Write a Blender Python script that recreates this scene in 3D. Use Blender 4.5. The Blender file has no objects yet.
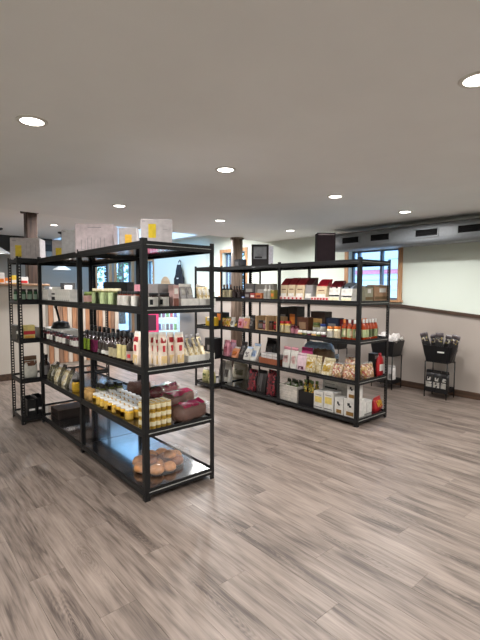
import bpy, bmesh, math, random
from mathutils import Matrix, Vector, noise
random.seed(7)
PI = math.pi
C = bpy.context.scene.collection
sc = bpy.context.scene

# ------------------------------------------------------------------ camera, world, exposure
FPX, PITCH, ROLL, CAMH, TH = 426.95, 0.0718, 0.0038, 1.487, 0.7118
_F = Vector((math.sin(TH) * math.cos(PITCH), math.cos(TH) * math.cos(PITCH), -math.sin(PITCH)))
_R = Vector((math.cos(TH), -math.sin(TH), 0))
_U = _R.cross(_F)
_R2 = math.cos(ROLL) * _R + math.sin(ROLL) * _U
_U2 = -math.sin(ROLL) * _R + math.cos(ROLL) * _U
cam_d = bpy.data.cameras.new('camera')
cam_d.sensor_fit = 'AUTO'; cam_d.sensor_width = 36; cam_d.lens = FPX * 36 / 640
cam_d.clip_start = 0.05; cam_d.clip_end = 200
cam = bpy.data.objects.new('camera', cam_d); C.objects.link(cam)
cam.matrix_world = Matrix(((_R2.x, _U2.x, -_F.x, 0), (_R2.y, _U2.y, -_F.y, 0), (_R2.z, _U2.z, -_F.z, CAMH), (0, 0, 0, 1)))
sc.camera = cam
vs = sc.view_settings
vs.view_transform = 'Standard'; vs.look = 'None'; vs.gamma = 1; vs.use_curve_mapping = False
vs.exposure = 0.47
world = bpy.data.worlds.new('sky'); sc.world = world; world.use_nodes = True
_bg = world.node_tree.nodes['Background']
_bg.inputs[0].default_value = (0.28, 0.58, 1.0, 1); _bg.inputs[1].default_value = 3.4
sun_d = bpy.data.lights.new('sun', 'SUN'); sun_d.energy = 2.0; sun_d.angle = 0.02; sun_d.color = (1, .95, .88)
sun = bpy.data.objects.new('sun', sun_d); C.objects.link(sun)
sun.rotation_euler = (math.radians(28), 0, math.radians(-100))
LAMP_W = 17.0                       # each recessed ceiling lamp

# ------------------------------------------------------------------ pixels of the photograph to places
def ray(x, y):
    X = (x - 240) / FPX; Y = -(y - 320) / FPX
    return _F + _R2 * X + _U2 * Y
def onz(x, y, z): r = ray(x, y); return r * ((z - CAMH) / r.z) + Vector((0, 0, CAMH))
def onu(x, y, u): r = ray(x, y); return r * (u / r.x) + Vector((0, 0, CAMH))
def onv(x, y, v): r = ray(x, y); return r * (v / r.y) + Vector((0, 0, CAMH))
def fitu(u, x0, x1, yt, zb, yb=None):           # something on a plane x=u: centre y, width, height
    a = onu(x0, (yt + (yb or yt)) / 2, u); b = onu(x1, (yt + (yb or yt)) / 2, u); t = onu((x0 + x1) / 2, yt, u)
    return (a.y + b.y) / 2, abs(a.y - b.y), t.z - zb
def fitv(v, x0, x1, yt, zb):
    a = onv(x0, yt, v); b = onv(x1, yt, v); t = onv((x0 + x1) / 2, yt, v)
    return (a.x + b.x) / 2, abs(a.x - b.x), t.z - zb

# ------------------------------------------------------------------ materials
MATS = {}
def lin(c): return tuple(((v / 255) / 12.92 if v / 255 <= .04045 else ((v / 255 + .055) / 1.055) ** 2.4) for v in c)
def mat(name, rgb, rough=.5, metal=0, coat=0, alpha=1, var=.12, scale=30, emit=None, trans=0, spec=.5, bump=0, bscale=60):
    """rgb is sRGB 0-255; a noise varies the colour a little"""
    if name in MATS: return MATS[name]
    m = bpy.data.materials.new(name); m.use_nodes = True
    nt = m.node_tree; b = nt.nodes['Principled BSDF']
    c = lin(rgb)
    b.inputs['Roughness'].default_value = rough; b.inputs['Metallic'].default_value = metal
    b.inputs['Coat Weight'].default_value = coat; b.inputs['Coat Roughness'].default_value = .08
    b.inputs['Alpha'].default_value = alpha; b.inputs['Transmission Weight'].default_value = trans
    b.inputs['Specular IOR Level'].default_value = spec
    tc = nt.nodes.new('ShaderNodeTexCoord')
    n = nt.nodes.new('ShaderNodeTexNoise'); n.inputs['Scale'].default_value = scale; n.inputs['Detail'].default_value = 3
    nt.links.new(tc.outputs['Object'], n.inputs['Vector'])
    r = nt.nodes.new('ShaderNodeValToRGB')
    r.color_ramp.elements[0].position = .3; r.color_ramp.elements[1].position = .7
    r.color_ramp.elements[0].color = tuple(v * (1 - var) for v in c) + (1,)
    r.color_ramp.elements[1].color = tuple(min(1, v * (1 + var)) for v in c) + (1,)
    nt.links.new(n.outputs['Fac'], r.inputs['Fac']); nt.links.new(r.outputs['Color'], b.inputs['Base Color'])
    if bump:
        bn = nt.nodes.new('ShaderNodeTexNoise'); bn.inputs['Scale'].default_value = bscale; bn.inputs['Detail'].default_value = 4
        nt.links.new(tc.outputs['Object'], bn.inputs['Vector'])
        bp = nt.nodes.new('ShaderNodeBump'); bp.inputs['Strength'].default_value = bump; bp.inputs['Distance'].default_value = .01
        nt.links.new(bn.outputs['Fac'], bp.inputs['Height']); nt.links.new(bp.outputs['Normal'], b.inputs['Normal'])
    if emit:
        b.inputs['Emission Color'].default_value = lin(emit[0]) + (1,); b.inputs['Emission Strength'].default_value = emit[1]
    MATS[name] = m
    return m
def speckle(name, colours, scale=60, rough=.3, coat=.4):
    """patchwork of several colours (candy, nuts, printed packs, leaves)"""
    if name in MATS: return MATS[name]
    m = bpy.data.materials.new(name); m.use_nodes = True; nt = m.node_tree; b = nt.nodes['Principled BSDF']
    tc = nt.nodes.new('ShaderNodeTexCoord'); v = nt.nodes.new('ShaderNodeTexVoronoi'); v.inputs['Scale'].default_value = scale
    nt.links.new(tc.outputs['Object'], v.inputs['Vector'])
    sp = nt.nodes.new('ShaderNodeSeparateColor'); nt.links.new(v.outputs['Color'], sp.inputs[0])
    r = nt.nodes.new('ShaderNodeValToRGB'); r.color_ramp.interpolation = 'CONSTANT'
    k = len(colours)
    while len(r.color_ramp.elements) < k: r.color_ramp.elements.new(.5)
    for i, c in enumerate(colours):
        r.color_ramp.elements[i].position = i / k; r.color_ramp.elements[i].color = lin(c) + (1,)
    nt.links.new(sp.outputs[0], r.inputs['Fac']); nt.links.new(r.outputs['Color'], b.inputs['Base Color'])
    b.inputs['Roughness'].default_value = rough; b.inputs['Coat Weight'].default_value = coat
    MATS[name] = m
    return m
def wood(name, c1, c2, axis='Z', scale=3, rough=.55):
    if name in MATS: return MATS[name]
    m = bpy.data.materials.new(name); m.use_nodes = True; nt = m.node_tree; b = nt.nodes['Principled BSDF']
    tc = nt.nodes.new('ShaderNodeTexCoord'); mp = nt.nodes.new('ShaderNodeMapping')
    s = [12 * scale] * 3; s['XYZ'.index(axis)] = scale
    mp.inputs['Scale'].default_value = s
    nt.links.new(tc.outputs['Object'], mp.inputs[0])
    n = nt.nodes.new('ShaderNodeTexNoise'); n.inputs['Scale'].default_value = 1; n.inputs['Detail'].default_value = 5; n.inputs['Distortion'].default_value = .6
    nt.links.new(mp.outputs[0], n.inputs['Vector'])
    r = nt.nodes.new('ShaderNodeValToRGB'); r.color_ramp.elements[0].position = .35; r.color_ramp.elements[1].position = .68
    r.color_ramp.elements[0].color = lin(c1) + (1,); r.color_ramp.elements[1].color = lin(c2) + (1,)
    nt.links.new(n.outputs['Fac'], r.inputs['Fac']); nt.links.new(r.outputs['Color'], b.inputs['Base Color'])
    b.inputs['Roughness'].default_value = rough
    MATS[name] = m
    return m
PLW, PLL = .18, 1.22
def floor_material():
    m = bpy.data.materials.new('vinyl_plank'); m.use_nodes = True; nt = m.node_tree; b = nt.nodes['Principled BSDF']
    N = nt.nodes.new; L = nt.links.new
    def M(op, a, bb=None):
        n = N('ShaderNodeMath'); n.operation = op
        for i, q in enumerate((a, bb)):
            if q is None: continue
            if isinstance(q, (int, float)): n.inputs[i].default_value = q
            else: L(q, n.inputs[i])
        return n.outputs[0]
    g = N('ShaderNodeNewGeometry'); s = N('ShaderNodeSeparateXYZ'); L(g.outputs['Position'], s.inputs[0])
    x, y = s.outputs[0], s.outputs[1]
    row = M('FLOOR', M('DIVIDE', x, PLW))
    off = M('FRACT', M('MULTIPLY', row, .381966))
    col = M('FLOOR', M('ADD', M('DIVIDE', y, PLL), off))
    cmb = N('ShaderNodeCombineXYZ'); L(row, cmb.inputs[0]); L(col, cmb.inputs[1])
    wn = N('ShaderNodeTexWhiteNoise'); wn.noise_dimensions = '2D'; L(cmb.outputs[0], wn.inputs['Vector'])
    ws = N('ShaderNodeSeparateColor'); L(wn.outputs['Color'], ws.inputs[0])
    # grain: coordinates shifted per plank
    gx = M('ADD', x, M('MULTIPLY', ws.outputs[0], 37.0)); gy = M('ADD', y, M('MULTIPLY', ws.outputs[1], 53.0))
    def grain(sx, sy, detail, dist):
        c = N('ShaderNodeCombineXYZ'); L(M('MULTIPLY', gx, sx), c.inputs[0]); L(M('MULTIPLY', gy, sy), c.inputs[1])
        n = N('ShaderNodeTexNoise'); n.inputs['Scale'].default_value = 1; n.inputs['Detail'].default_value = detail
        n.inputs['Distortion'].default_value = dist; L(c.outputs[0], n.inputs['Vector'])
        return n.outputs['Fac']
    fine = grain(95, 4.5, 5, .5); broad = grain(22, 1.6, 5, 1.0); cloud = grain(7, 1.5, 3, .9)
    # cathedral rings
    ring = M('FRACT', M('MULTIPLY', grain(7, .8, 1, .2), 9))
    ring = M('ABSOLUTE', M('SUBTRACT', ring, .5))
    t = M('ADD', M('MULTIPLY', fine, .36), M('MULTIPLY', broad, .40))
    t = M('ADD', t, M('MULTIPLY', cloud, .44)); t = M('ADD', t, M('MULTIPLY', ring, .10))
    t = M('ADD', t, M('MULTIPLY', M('SUBTRACT', ws.outputs[2], .5), .045))
    lx = M('MULTIPLY', M('SUBTRACT', M('FRACT', M('DIVIDE', x, PLW)), M('ADD', M('MULTIPLY', ws.outputs[2], .6), .2)), PLW)
    ly = M('MULTIPLY', M('SUBTRACT', M('FRACT', M('ADD', M('DIVIDE', y, PLL), off)), ws.outputs[0]), PLL)
    lx5 = M('MULTIPLY', lx, 5.5)
    dd = M('SQRT', M('ADD', M('MULTIPLY', lx5, lx5), M('MULTIPLY', ly, ly)))
    dd = M('ADD', dd, M('MULTIPLY', M('SUBTRACT', broad, .5), .22))
    wgt = M('MAXIMUM', M('SUBTRACT', 1.0, M('DIVIDE', dd, .40)), 0.0)
    wgt = M('MULTIPLY', wgt, M('GREATER_THAN', ws.outputs[1], .42))
    rg = M('ABSOLUTE', M('SUBTRACT', M('FRACT', M('MULTIPLY', dd, 26)), .5))
    t = M('SUBTRACT', t, M('MULTIPLY', wgt, M('ADD', .05, M('MULTIPLY', rg, .26))))
    r = N('ShaderNodeValToRGB'); e = r.color_ramp.elements
    e[0].position = .44; e[0].color = lin((70, 60, 54)) + (1,)
    e[1].position = .84; e[1].color = lin((144, 130, 120)) + (1,)
    q = e.new(.55); q.color = lin((101, 89, 81)) + (1,)
    q = e.new(.64); q.color = lin((120, 107, 98)) + (1,)
    L(t, r.inputs['Fac']); L(r.outputs['Color'], b.inputs['Base Color'])
    rr = N('ShaderNodeMapRange'); L(t, rr.inputs[0]); rr.inputs[1].default_value = .4; rr.inputs[2].default_value = .9
    rr.inputs[3].default_value = .44; rr.inputs[4].default_value = .34; b.inputs['Specular IOR Level'].default_value = .5; L(rr.outputs[0], b.inputs['Roughness'])
    bp = N('ShaderNodeBump'); bp.inputs['Strength'].default_value = .12; bp.inputs['Distance'].default_value = .004
    L(fine, bp.inputs['Height']); L(bp.outputs['Normal'], b.inputs['Normal'])
    return m

# ------------------------------------------------------------------ mesh helpers
def new_mesh(name, bm, m, smooth=False):
    bmesh.ops.recalc_face_normals(bm, faces=bm.faces)
    me = bpy.data.meshes.new(name); bm.to_mesh(me); bm.free()
    if m: me.materials.append(m)
    if smooth:
        for p in me.polygons: p.use_smooth = True
    return me
def bx(bm, x0, x1, y0, y1, z0, z1, bev=0, mtx=None):
    r = bmesh.ops.create_cube(bm, size=1)
    vs_ = r['verts']
    for v in vs_:
        v.co = Vector(((x0 + x1) / 2 + v.co.x * (x1 - x0), (y0 + y1) / 2 + v.co.y * (y1 - y0), (z0 + z1) / 2 + v.co.z * (z1 - z0)))
    if mtx is not None:
        for v in vs_: v.co = mtx @ v.co
    if bev:
        es = list({e for v in vs_ for e in v.link_edges})
        bmesh.ops.bevel(bm, geom=es, offset=bev, segments=1, affect='EDGES')
CACHE = {}
def cached(key, fn):
    if key not in CACHE: CACHE[key] = fn()
    return CACHE[key]
def box_me(name, x0, x1, y0, y1, z0, z1, m, bev=0):
    key = ('box', name, round(x0, 4), round(x1, 4), round(y0, 4), round(y1, 4), round(z0, 4), round(z1, 4), m.name, bev)
    def f():
        bm = bmesh.new(); bx(bm, x0, x1, y0, y1, z0, z1, bev); return new_mesh(name, bm, m)
    return cached(key, f)
def lathe_me(name, prof, m, n=14, smooth=True):
    key = ('lathe', name, tuple((round(a, 4), round(b, 4)) for a, b in prof), m.name, n)
    def f():
        bm = bmesh.new(); rings = []
        for r, z in prof:
            rings.append([bm.verts.new((r * math.cos(2 * PI * k / n), r * math.sin(2 * PI * k / n), z)) for k in range(n)] if r > 1e-5 else [bm.verts.new((0, 0, z))])
        for a, b in zip(rings, rings[1:]):
            for k in range(n):
                k2 = (k + 1) % n
                if len(a) == 1 and len(b) == 1: continue
                if len(a) == 1: bm.faces.new((a[0], b[k], b[k2]))
                elif len(b) == 1: bm.faces.new((a[k], a[k2], b[0]))
                else: bm.faces.new((a[k], a[k2], b[k2], b[k]))
        if len(rings[0]) > 1: bm.faces.new(rings[0][::-1])
        if len(rings[-1]) > 1: bm.faces.new(rings[-1])
        me = new_mesh(name, bm, m)
        for p in me.polygons: p.use_smooth = smooth and len(p.vertices) <= 4 and abs(p.normal.z) < .9
        return me
    return cached(key, f)
def loft_me(name, rings, m, smooth=True, cap=True):
    bm = bmesh.new(); rr = [[bm.verts.new(p) for p in r] for r in rings]; n = len(rr[0])
    for a, b in zip(rr, rr[1:]):
        for k in range(n): bm.faces.new((a[k], a[(k + 1) % n], b[(k + 1) % n], b[k]))
    if cap: bm.faces.new(rr[0][::-1]); bm.faces.new(rr[-1])
    return new_mesh(name, bm, m, smooth)
def sring(w, d, z, n=16, p=.5, yoff=0, ph=0):       # super-ellipse ring in XY
    out = []
    for k in range(n):
        a = 2 * PI * k / n; c, s = math.cos(a), math.sin(a)
        out.append(Vector((w / 2 * math.copysign(abs(c) ** p, c), d / 2 * math.copysign(abs(s) ** p, s) + yoff, z)))
    return out
def tube_me(name, pts, r, m, n=8):
    bm = bmesh.new(); prev = None
    pts = [Vector(p) for p in pts]
    for i, p in enumerate(pts):
        d = (pts[min(i + 1, len(pts) - 1)] - pts[max(i - 1, 0)]).normalized()
        a = d.cross(Vector((0, 0, 1)) if abs(d.z) < .9 else Vector((1, 0, 0))).normalized(); b = d.cross(a)
        ring = [bm.verts.new(p + r * (math.cos(2 * PI * k / n) * a + math.sin(2 * PI * k / n) * b)) for k in range(n)]
        if prev:
            for k in range(n): bm.faces.new((prev[k], prev[(k + 1) % n], ring[(k + 1) % n], ring[k]))
        else: bm.faces.new(ring[::-1])
        prev = ring
    bm.faces.new(prev)
    return new_mesh(name, bm, m, True)

# ------------------------------------------------------------------ object helpers
def obj(name, me, parent=None, loc=(0, 0, 0), rot=(0, 0, 0), label=None):
    o = bpy.data.objects.new(name, me); C.objects.link(o)
    o.location = loc; o.rotation_euler = rot
    if parent is not None: o.parent = parent
    if label: o['label'] = label
    return o
def tag(o, label, cat, group=None, kind=None):
    o['label'] = label; o['category'] = cat
    if group: o['group'] = group
    if kind: o['kind'] = kind
    return o
def thing(name, label, cat, loc, rz=0, group=None):
    o = obj(name, None, None, loc, (0, 0, rz)); o.empty_display_size = .05
    return tag(o, label, cat, group)
def struct(name, me, loc=(0, 0, 0), parent=None, label=None, cat=None):
    o = obj(name, me, parent, loc)
    if parent is None:
        o['kind'] = 'structure'
        if label: o['label'] = label
        if cat: o['category'] = cat
    return o
ORD = ['first', 'second', 'third', 'fourth', 'fifth', 'sixth', 'seventh', 'eighth', 'ninth', 'tenth', 'eleventh', 'twelfth']
FX = -PI / 2                        # turns a front that faces -y towards -x (the long open side of the racks)

# common materials
BLK = mat('black_steel', (24, 24, 25), .45, 0, .05, var=.08, spec=.3)
BOARD = mat('black_laminate_board', (22, 22, 24), .16, 0, .9, var=.1, spec=1.0)
WHITE = mat('white_paint', (214, 212, 206), .7, var=.02, scale=4)
PLAST_BLK = mat('black_plastic', (24, 24, 26), .35, var=.08)
CARD = mat('white_card', (222, 217, 214), .55, var=.03)
FILM = mat('clear_film', (235, 238, 240), .12, alpha=.22, var=.02, spec=.8)
WTRIM = wood('pine_trim', (168, 122, 84), (205, 162, 120))
DTRIM = wood('dark_stained_trim', (54, 38, 28), (86, 62, 46), 'Y', 2)

# ================================================================== ROOM
XR, XL, YF, YB = 6.18, -3.0, -3.2, 12.0
ZC, ZF = 2.455, 2.78
# ---- floor: slab and planks
slab = struct('floor', box_me('floor', XL - .2, XR + .5, YF - .2, YB + .2, -.2, -.006, mat('subfloor', (60, 54, 50), .8)), label='grey-brown wood-look vinyl plank floor', cat='floor')
FM = floor_material()
planks = []
for row in range(int(XL // PLW), int(XR // PLW) + 1):
    off = (row * .381966) % 1.0
    for col in range(int(YF / PLL) - 1, int(YB / PLL) + 2):
        x0, y0 = row * PLW, (col - off) * PLL
        x1, y1 = x0 + PLW, y0 + PLL
        y0c, y1c, x0c, x1c = max(y0, YF), min(y1, YB), max(x0, XL), min(x1, XR)
        if y1c - y0c < .02 or x1c - x0c < .02: continue
        cx, cy = (x0c + x1c) / 2, (y0c + y1c) / 2
        d = Vector((cx, cy, -CAMH)).dot(_F); s = Vector((cx, cy, -CAMH)).dot(_R2); t = Vector((cx, cy, -CAMH)).dot(_U2)
        vis = d > .6 and abs(s / d) < .68 and t / d > -.95
        planks.append((-(1 / d ** 3) if vis else 0, x0c, x1c, y0c, y1c, row, col))
planks.sort(key=lambda q: q[0])
GAP = .0004
def plank_me(w, l):
    def f():
        bm = bmesh.new(); bx(bm, GAP, w - GAP, GAP, l - GAP, -.006, 0, .0006); return new_mesh('plank', bm, FM)
    return cached(('plank', round(w, 3), round(l, 3)), f)
for q in planks[:300]:
    obj('plank', plank_me(q[2] - q[1], q[4] - q[3]), slab, (q[1], q[3], 0))
bm = bmesh.new()
for q in planks[300:]:
    bx(bm, q[1] + GAP, q[2] - GAP, q[3] + GAP, q[4] - GAP, -.006, 0)
o = obj('planks', new_mesh('planks', bm, FM), slab); o['kind'] = 'stuff'

# ---- ceilings
CEIL = mat('ceiling_paint', (236, 237, 236), .85, var=.015, scale=3)
def edge_y(x): return 5.78 + .1 * x            # where the low ceiling stops
bm = bmesh.new()
ve = [bm.verts.new(p) for p in ((XL - .2, YF - .2, ZC), (XR + .4, YF - .2, ZC), (XR + .4, edge_y(XR + .4), ZC), (XL - .2, edge_y(XL - .2), ZC))]
vt = [bm.verts.new(v.co + Vector((0, 0, .5))) for v in ve]
bm.faces.new(ve); bm.faces.new(vt[::-1])
for k in range(4): bm.faces.new((ve[k], vt[k], vt[(k + 1) % 4], ve[(k + 1) % 4]))
struct('ceiling', new_mesh('ceiling', bm, CEIL), label='low pale grey ceiling over the shop racks', cat='ceiling')
SX0, SX1, SY0, SY1 = 3.7, 6.0, 8.5, 11.85      # skylight opening in the higher ceiling
bm = bmesh.new()
T = ZF + .45
bx(bm, XL - .2, XR + .4, 5.2, SY0, ZF, T); bx(bm, XL - .2, XR + .4, SY1, YB + .2, ZF, T)
bx(bm, XL - .2, SX0, SY0, SY1, ZF, T); bx(bm, SX1, XR + .4, SY0, SY1, ZF, T)
struct('ceiling', new_mesh('ceiling_far', bm, mat('far_ceiling_paint', (242, 242, 240), .8, var=.01)), label='higher white ceiling with a skylight beyond the racks', cat='ceiling')
sk = thing('skylight', 'large skylight in the higher white ceiling at the back', 'skylight', ((SX0 + SX1) / 2, (SY0 + SY1) / 2, T)); sk['kind'] = 'structure'
GLASS = mat('window_glass', (235, 245, 250), .02, alpha=.08, var=.01)
bm = bmesh.new(); w, l = (SX1 - SX0) / 2, (SY1 - SY0) / 2
for a in ((-w - .04, w + .04, -l - .04, -l + .04), (-w - .04, w + .04, l - .04, l + .04), (-w - .04, -w + .04, -l, l), (w - .04, w + .04, -l, l), (-.03, .03, -l, l)):
    bx(bm, *a, 0, .08)
obj('frame', new_mesh('frame', bm, WHITE), sk)
for s in (-1, 1):
    obj('pane', box_me('pane', -w / 2 + .03, w / 2 - .03, -l + .04, l - .04, .03, .038, GLASS), sk, (s * w / 2, 0, 0))

# ---- walls
LOWER = mat('taupe_wall_paint', (168, 157, 148), .75, var=.03, scale=2)
UPPER = mat('pale_green_white_wall', (222, 230, 219), .75, var=.015, scale=2)
WT = .22
def wall_with_holes(name, y0, y1, z0, z1, holes, m, x0, x1, label, cat='wall'):
    """wall in a plane of constant x: holes = (ya, yb, za, zb)"""
    bm = bmesh.new(); ys = y0
    for (a, b, c, d) in sorted(holes):
        bx(bm, x0, x1, ys, a, z0, z1)
        if c > z0: bx(bm, x0, x1, a, b, z0, c)
        if d < z1: bx(bm, x0, x1, a, b, d, z1)
        ys = b
    bx(bm, x0, x1, ys, y1, z0, z1)
    return struct(name, new_mesh(name, bm, m), label=label, cat=cat)
W1 = (3.44, 4.35, 1.33, 2.14)                 # near window
W2 = (7.02, 7.82, 1.33, 2.32)                 # window behind the second rack
W3 = (11.05, 11.45, 1.1, 2.3)                 # narrow window at the far corner
wall_with_holes('wall_right', YF, YB + .2, 1.0, 3.2, [W1, W2, W3], UPPER, XR + .02, XR + WT, 'pale upper right wall with the windows')
# lower, thicker wall with a cap that drops towards the viewer
capz = [(-3.2, .70), (2.23, 1.125), (3.37, 1.235), (12.2, 1.25)]
bm = bmesh.new(); f0 = []; f1 = []
for y, z in capz:
    f0.append((bm.verts.new((XR, y, -.1)), bm.verts.new((XR, y, z)))); f1.append((bm.verts.new((XR + .06, y, -.1)), bm.verts.new((XR + .06, y, z))))
for i in range(3):
    bm.faces.new((f0[i][0], f0[i + 1][0], f0[i + 1][1], f0[i][1])); bm.faces.new((f0[i][1], f0[i + 1][1], f1[i + 1][1], f1[i][1]))
bm.faces.new((f0[0][0], f0[0][1], f1[0][1], f1[0][0])); bm.faces.new((f0[3][0], f0[3][1], f1[3][1], f1[3][0]))
for i in range(3): bm.faces.new((f1[i][0], f1[i][1], f1[i + 1][1], f1[i + 1][0]))
struct('wall_right', new_mesh('wall_right_lower', bm, LOWER), label='taupe lower half of the right wall', cat='wall')
bm = bmesh.new(); rings = []
for y, z in capz:
    rings.append([bm.verts.new(p) for p in ((XR - .03, y, z - .012), (XR + .075, y, z - .012), (XR + .075, y, z + .03), (XR - .03, y, z + .03))])
for a, b in zip(rings, rings[1:]):
    for k in range(4): bm.faces.new((a[k], a[(k + 1) % 4], b[(k + 1) % 4], b[k]))
bm.faces.new(rings[0]); bm.faces.new(rings[-1][::-1])
struct('trim_1', new_mesh('wall_cap', bm, DTRIM), label='dark wooden cap running along the lower right wall', cat='trim')
struct('baseboard_right', box_me('baseboard_right', XR - .016, XR, YF, YB, 0, .095, DTRIM, .003), label='dark wooden baseboard along the right wall', cat='baseboard')
# walls behind and beside the viewer
struct('wall_front', box_me('wall_front', XL - .2, XR + .4, YF - .2, YF, -.1, 3.2, UPPER), label='pale wall behind the viewer', cat='wall')
struct('wall_left', box_me('wall_left', XL - .2, XL, YF, YB, -.1, 3.2, UPPER), label='pale wall far to the left', cat='wall')
# back wall with garden windows
GREY = mat('grey_wall_paint', (142, 138, 130), .8, var=.02, scale=2)
def ub(px): return onv(px, 288, YB).x
B1 = (ub(97.5), ub(109), 1.2, 2.3); B2 = (ub(117), ub(131.5), 1.2, 2.3); B3 = (ub(101), ub(131), .2, .93)
bm = bmesh.new()
xa, xb = XL - .2, XR + .4
bx(bm, xa, B1[0], YB, YB + .2, -.1, 3.2); bx(bm, B2[1], xb, YB, YB + .2, -.1, 3.2)
bx(bm, B1[0], B2[1], YB, YB + .2, 2.3, 3.2); bx(bm, B1[0], B2[1], YB, YB + .2, .93, 1.2); bx(bm, B1[0], B2[1], YB, YB + .2, -.1, .2)
bx(bm, B1[1], B2[0], YB, YB + .2, 1.2, 2.3); bx(bm, B1[0], B3[0], YB, YB + .2, .2, .93); bx(bm, B3[1], B2[1], YB, YB + .2, .2, .93)
struct('wall_back', new_mesh('wall_back', bm, GREY), label='grey back wall with windows onto trees', cat='wall')
struct('trim_2', box_me('top_band', XL, 3.3, YB - .35, YB, 2.42, ZF, mat('dark_band', (44, 44, 44), .7), .01), label='dark band across the top of the back wall', cat='trim')  # dark box set along the top of the back wall
struct('baseboard_back', box_me('baseboard_back', XL, XR - .02, YB - .016, YB, 0, .095, DTRIM, .003), label='dark wooden baseboard along the back wall', cat='baseboard')

# ---- windows
FRAME = mat('window_frame_grey', (96, 108, 122), .4)
def window_x(name, label, hole, mulls, sill=True):
    a, b, c, d = hole; w = b - a; h = d - c
    t = thing(name, label, 'window', (XR + .02, (a + b) / 2, c)); t['kind'] = 'structure'
    tw = .075
    for s in (-1, 1):
        obj('trim', box_me('trim', -.02, 0, -tw / 2, tw / 2, 0, h, WTRIM, .003), t, (0, s * (w / 2 + tw / 2), 0))
    obj('trim', box_me('trim', -.024, 0, -w / 2 - tw, w / 2 + tw, 0, tw, WTRIM, .003), t, (0, 0, h))
    if sill: obj('sill', box_me('sill', -.05, .12, -w / 2 - tw - .02, w / 2 + tw + .02, -.035, 0, WTRIM, .004), t)
    bm = bmesh.new(); f = .03
    bx(bm, .10, .15, -w / 2, w / 2, 0, f); bx(bm, .10, .15, -w / 2, w / 2, h - f, h)
    bx(bm, .10, .15, -w / 2, -w / 2 + f, 0, h); bx(bm, .10, .15, w / 2 - f, w / 2, 0, h)
    for q in mulls: bx(bm, .09, .15, q - (a + b) / 2 - .022, q - (a + b) / 2 + .022, 0, h)
    obj('window_frame', new_mesh('window_frame', bm, FRAME), t)
    cuts = [-w / 2 + f] + [q - (a + b) / 2 for q in sorted(mulls)] + [w / 2 - f]
    for p, q in zip(cuts, cuts[1:]):
        if q - p > .02: obj('pane', box_me('pane', .122, .128, p, q, f, h - f, GLASS), t)
    return t
window_x('window_1', 'pine-trimmed window under the grey duct, right of the second rack', W1, [3.79, 4.22])
window_x('window_2', 'pine-trimmed window behind the round wooden post', W2, [7.66])
window_x('window_3', 'narrow window on the right wall at the far corner', W3, [])
def window_y(name, label, hole):
    a, b, c, d = hole; w = b - a; h = d - c
    t = thing(name, label, 'window', ((a + b) / 2, YB, c)); t['kind'] = 'structure'
    tw = .09
    for s in (-1, 1): obj('trim', box_me('trim', -tw / 2, tw / 2, -.02, 0, 0, h, WTRIM, .003), t, (s * (w / 2 + tw / 2), 0, 0))
    obj('trim', box_me('trim', -w / 2 - tw, w / 2 + tw, -.022, 0, 0, tw, WTRIM, .003), t, (0, 0, h))
    obj('sill', box_me('sill', -w / 2 - tw, w / 2 + tw, -.04, .1, -.035, 0, WTRIM, .003), t)
    bm = bmesh.new(); f = .03
    bx(bm, -w / 2, w / 2, .09, .13, 0, f); bx(bm, -w / 2, w / 2, .09, .13, h - f, h); bx(bm, -w / 2, -w / 2 + f, .09, .13, 0, h); bx(bm, w / 2 - f, w / 2, .09, .13, 0, h)
    obj('window_frame', new_mesh('window_frame', bm, FRAME), t)
    obj('pane', box_me('pane', -w / 2 + f, w / 2 - f, .108, .113, f, h - f, GLASS), t)
window_y('window_4', 'left upper window onto trees in the back wall', B1)
window_y('window_5', 'right upper window onto trees in the back wall', B2)
window_y('window_6', 'low wide window in the back wall below the tree windows', B3)

# ---- outside
gm = mat('concrete_yard', (205, 208, 210), .9, var=.05, scale=1)
struct('ground', box_me('ground', -30, 40, YB + .3, 60, -.5, -.2, gm), label='pale concrete yard outside the back windows', cat='ground')
struct('ground', box_me('ground_side', XR + .6, 40, -30, YB + .3, .6, .8, gm), label='pale concrete street outside the right windows', cat='ground')
nb = thing('neighbour_house', 'pale blue-grey clapboard house seen through the right window', 'house', (13.0, 4.0, .8))
SID = mat('pale_siding', (198, 212, 224), .7, var=.04)
me = box_me('siding_board', -.03, .03, -9, 9, 0, .33, SID, .01)
for k in range(14): obj('siding_board', me, nb, (0 - .012 * (k % 2), 0, k * .34))
obj('red_band', box_me('red_band', -.07, -.02, -9, 9, 0, .13, mat('red_paint', (206, 120, 140), .6)), nb, (0, 0, 1.22))
obj('wall', box_me('house_wall', .04, 3, -9, 9, 0, 4.8, SID), nb)
obj('roof', box_me('house_roof', -.5, 3.4, -9.4, 9.4, 4.8, 5.0, mat('roof_grey', (90, 92, 96), .9)), nb)
LEAF = speckle('foliage', [(52, 92, 48), (82, 128, 66), (120, 160, 110), (64, 104, 72), (150, 186, 150)], 6, .7, 0)
def tree(x, y, h, r, label, seed):
    rnd = random.Random(seed)
    t = thing('tree', label, 'tree', (x, y, -.2), group='trees behind the building')
    obj('trunk', lathe_me('trunk', [(.2, 0), (.15, h * .3), (.1, h * .7)], wood('bark', (70, 56, 44), (104, 86, 70)), 10), t)
    bm = bmesh.new()
    for k in range(1500):
        a = rnd.random() * 2 * PI; zz = rnd.uniform(-1, 1); q = rnd.uniform(.55, 1.05)
        p = Vector((math.cos(a) * math.sqrt(1 - zz * zz) * r * q, math.sin(a) * math.sqrt(1 - zz * zz) * r * q, h * .55 + zz * h * .45 * q))
        n1 = Vector((rnd.gauss(0, 1), rnd.gauss(0, 1), rnd.gauss(0, 1))).normalized(); n2 = n1.orthogonal().normalized(); s = rnd.uniform(.10, .2)
        bm.faces.new([bm.verts.new(p + s * v) for v in (n1, n2 * .5, -n1, -n2 * .5)])
    obj('crown', new_mesh('crown', bm, LEAF), t)
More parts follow.
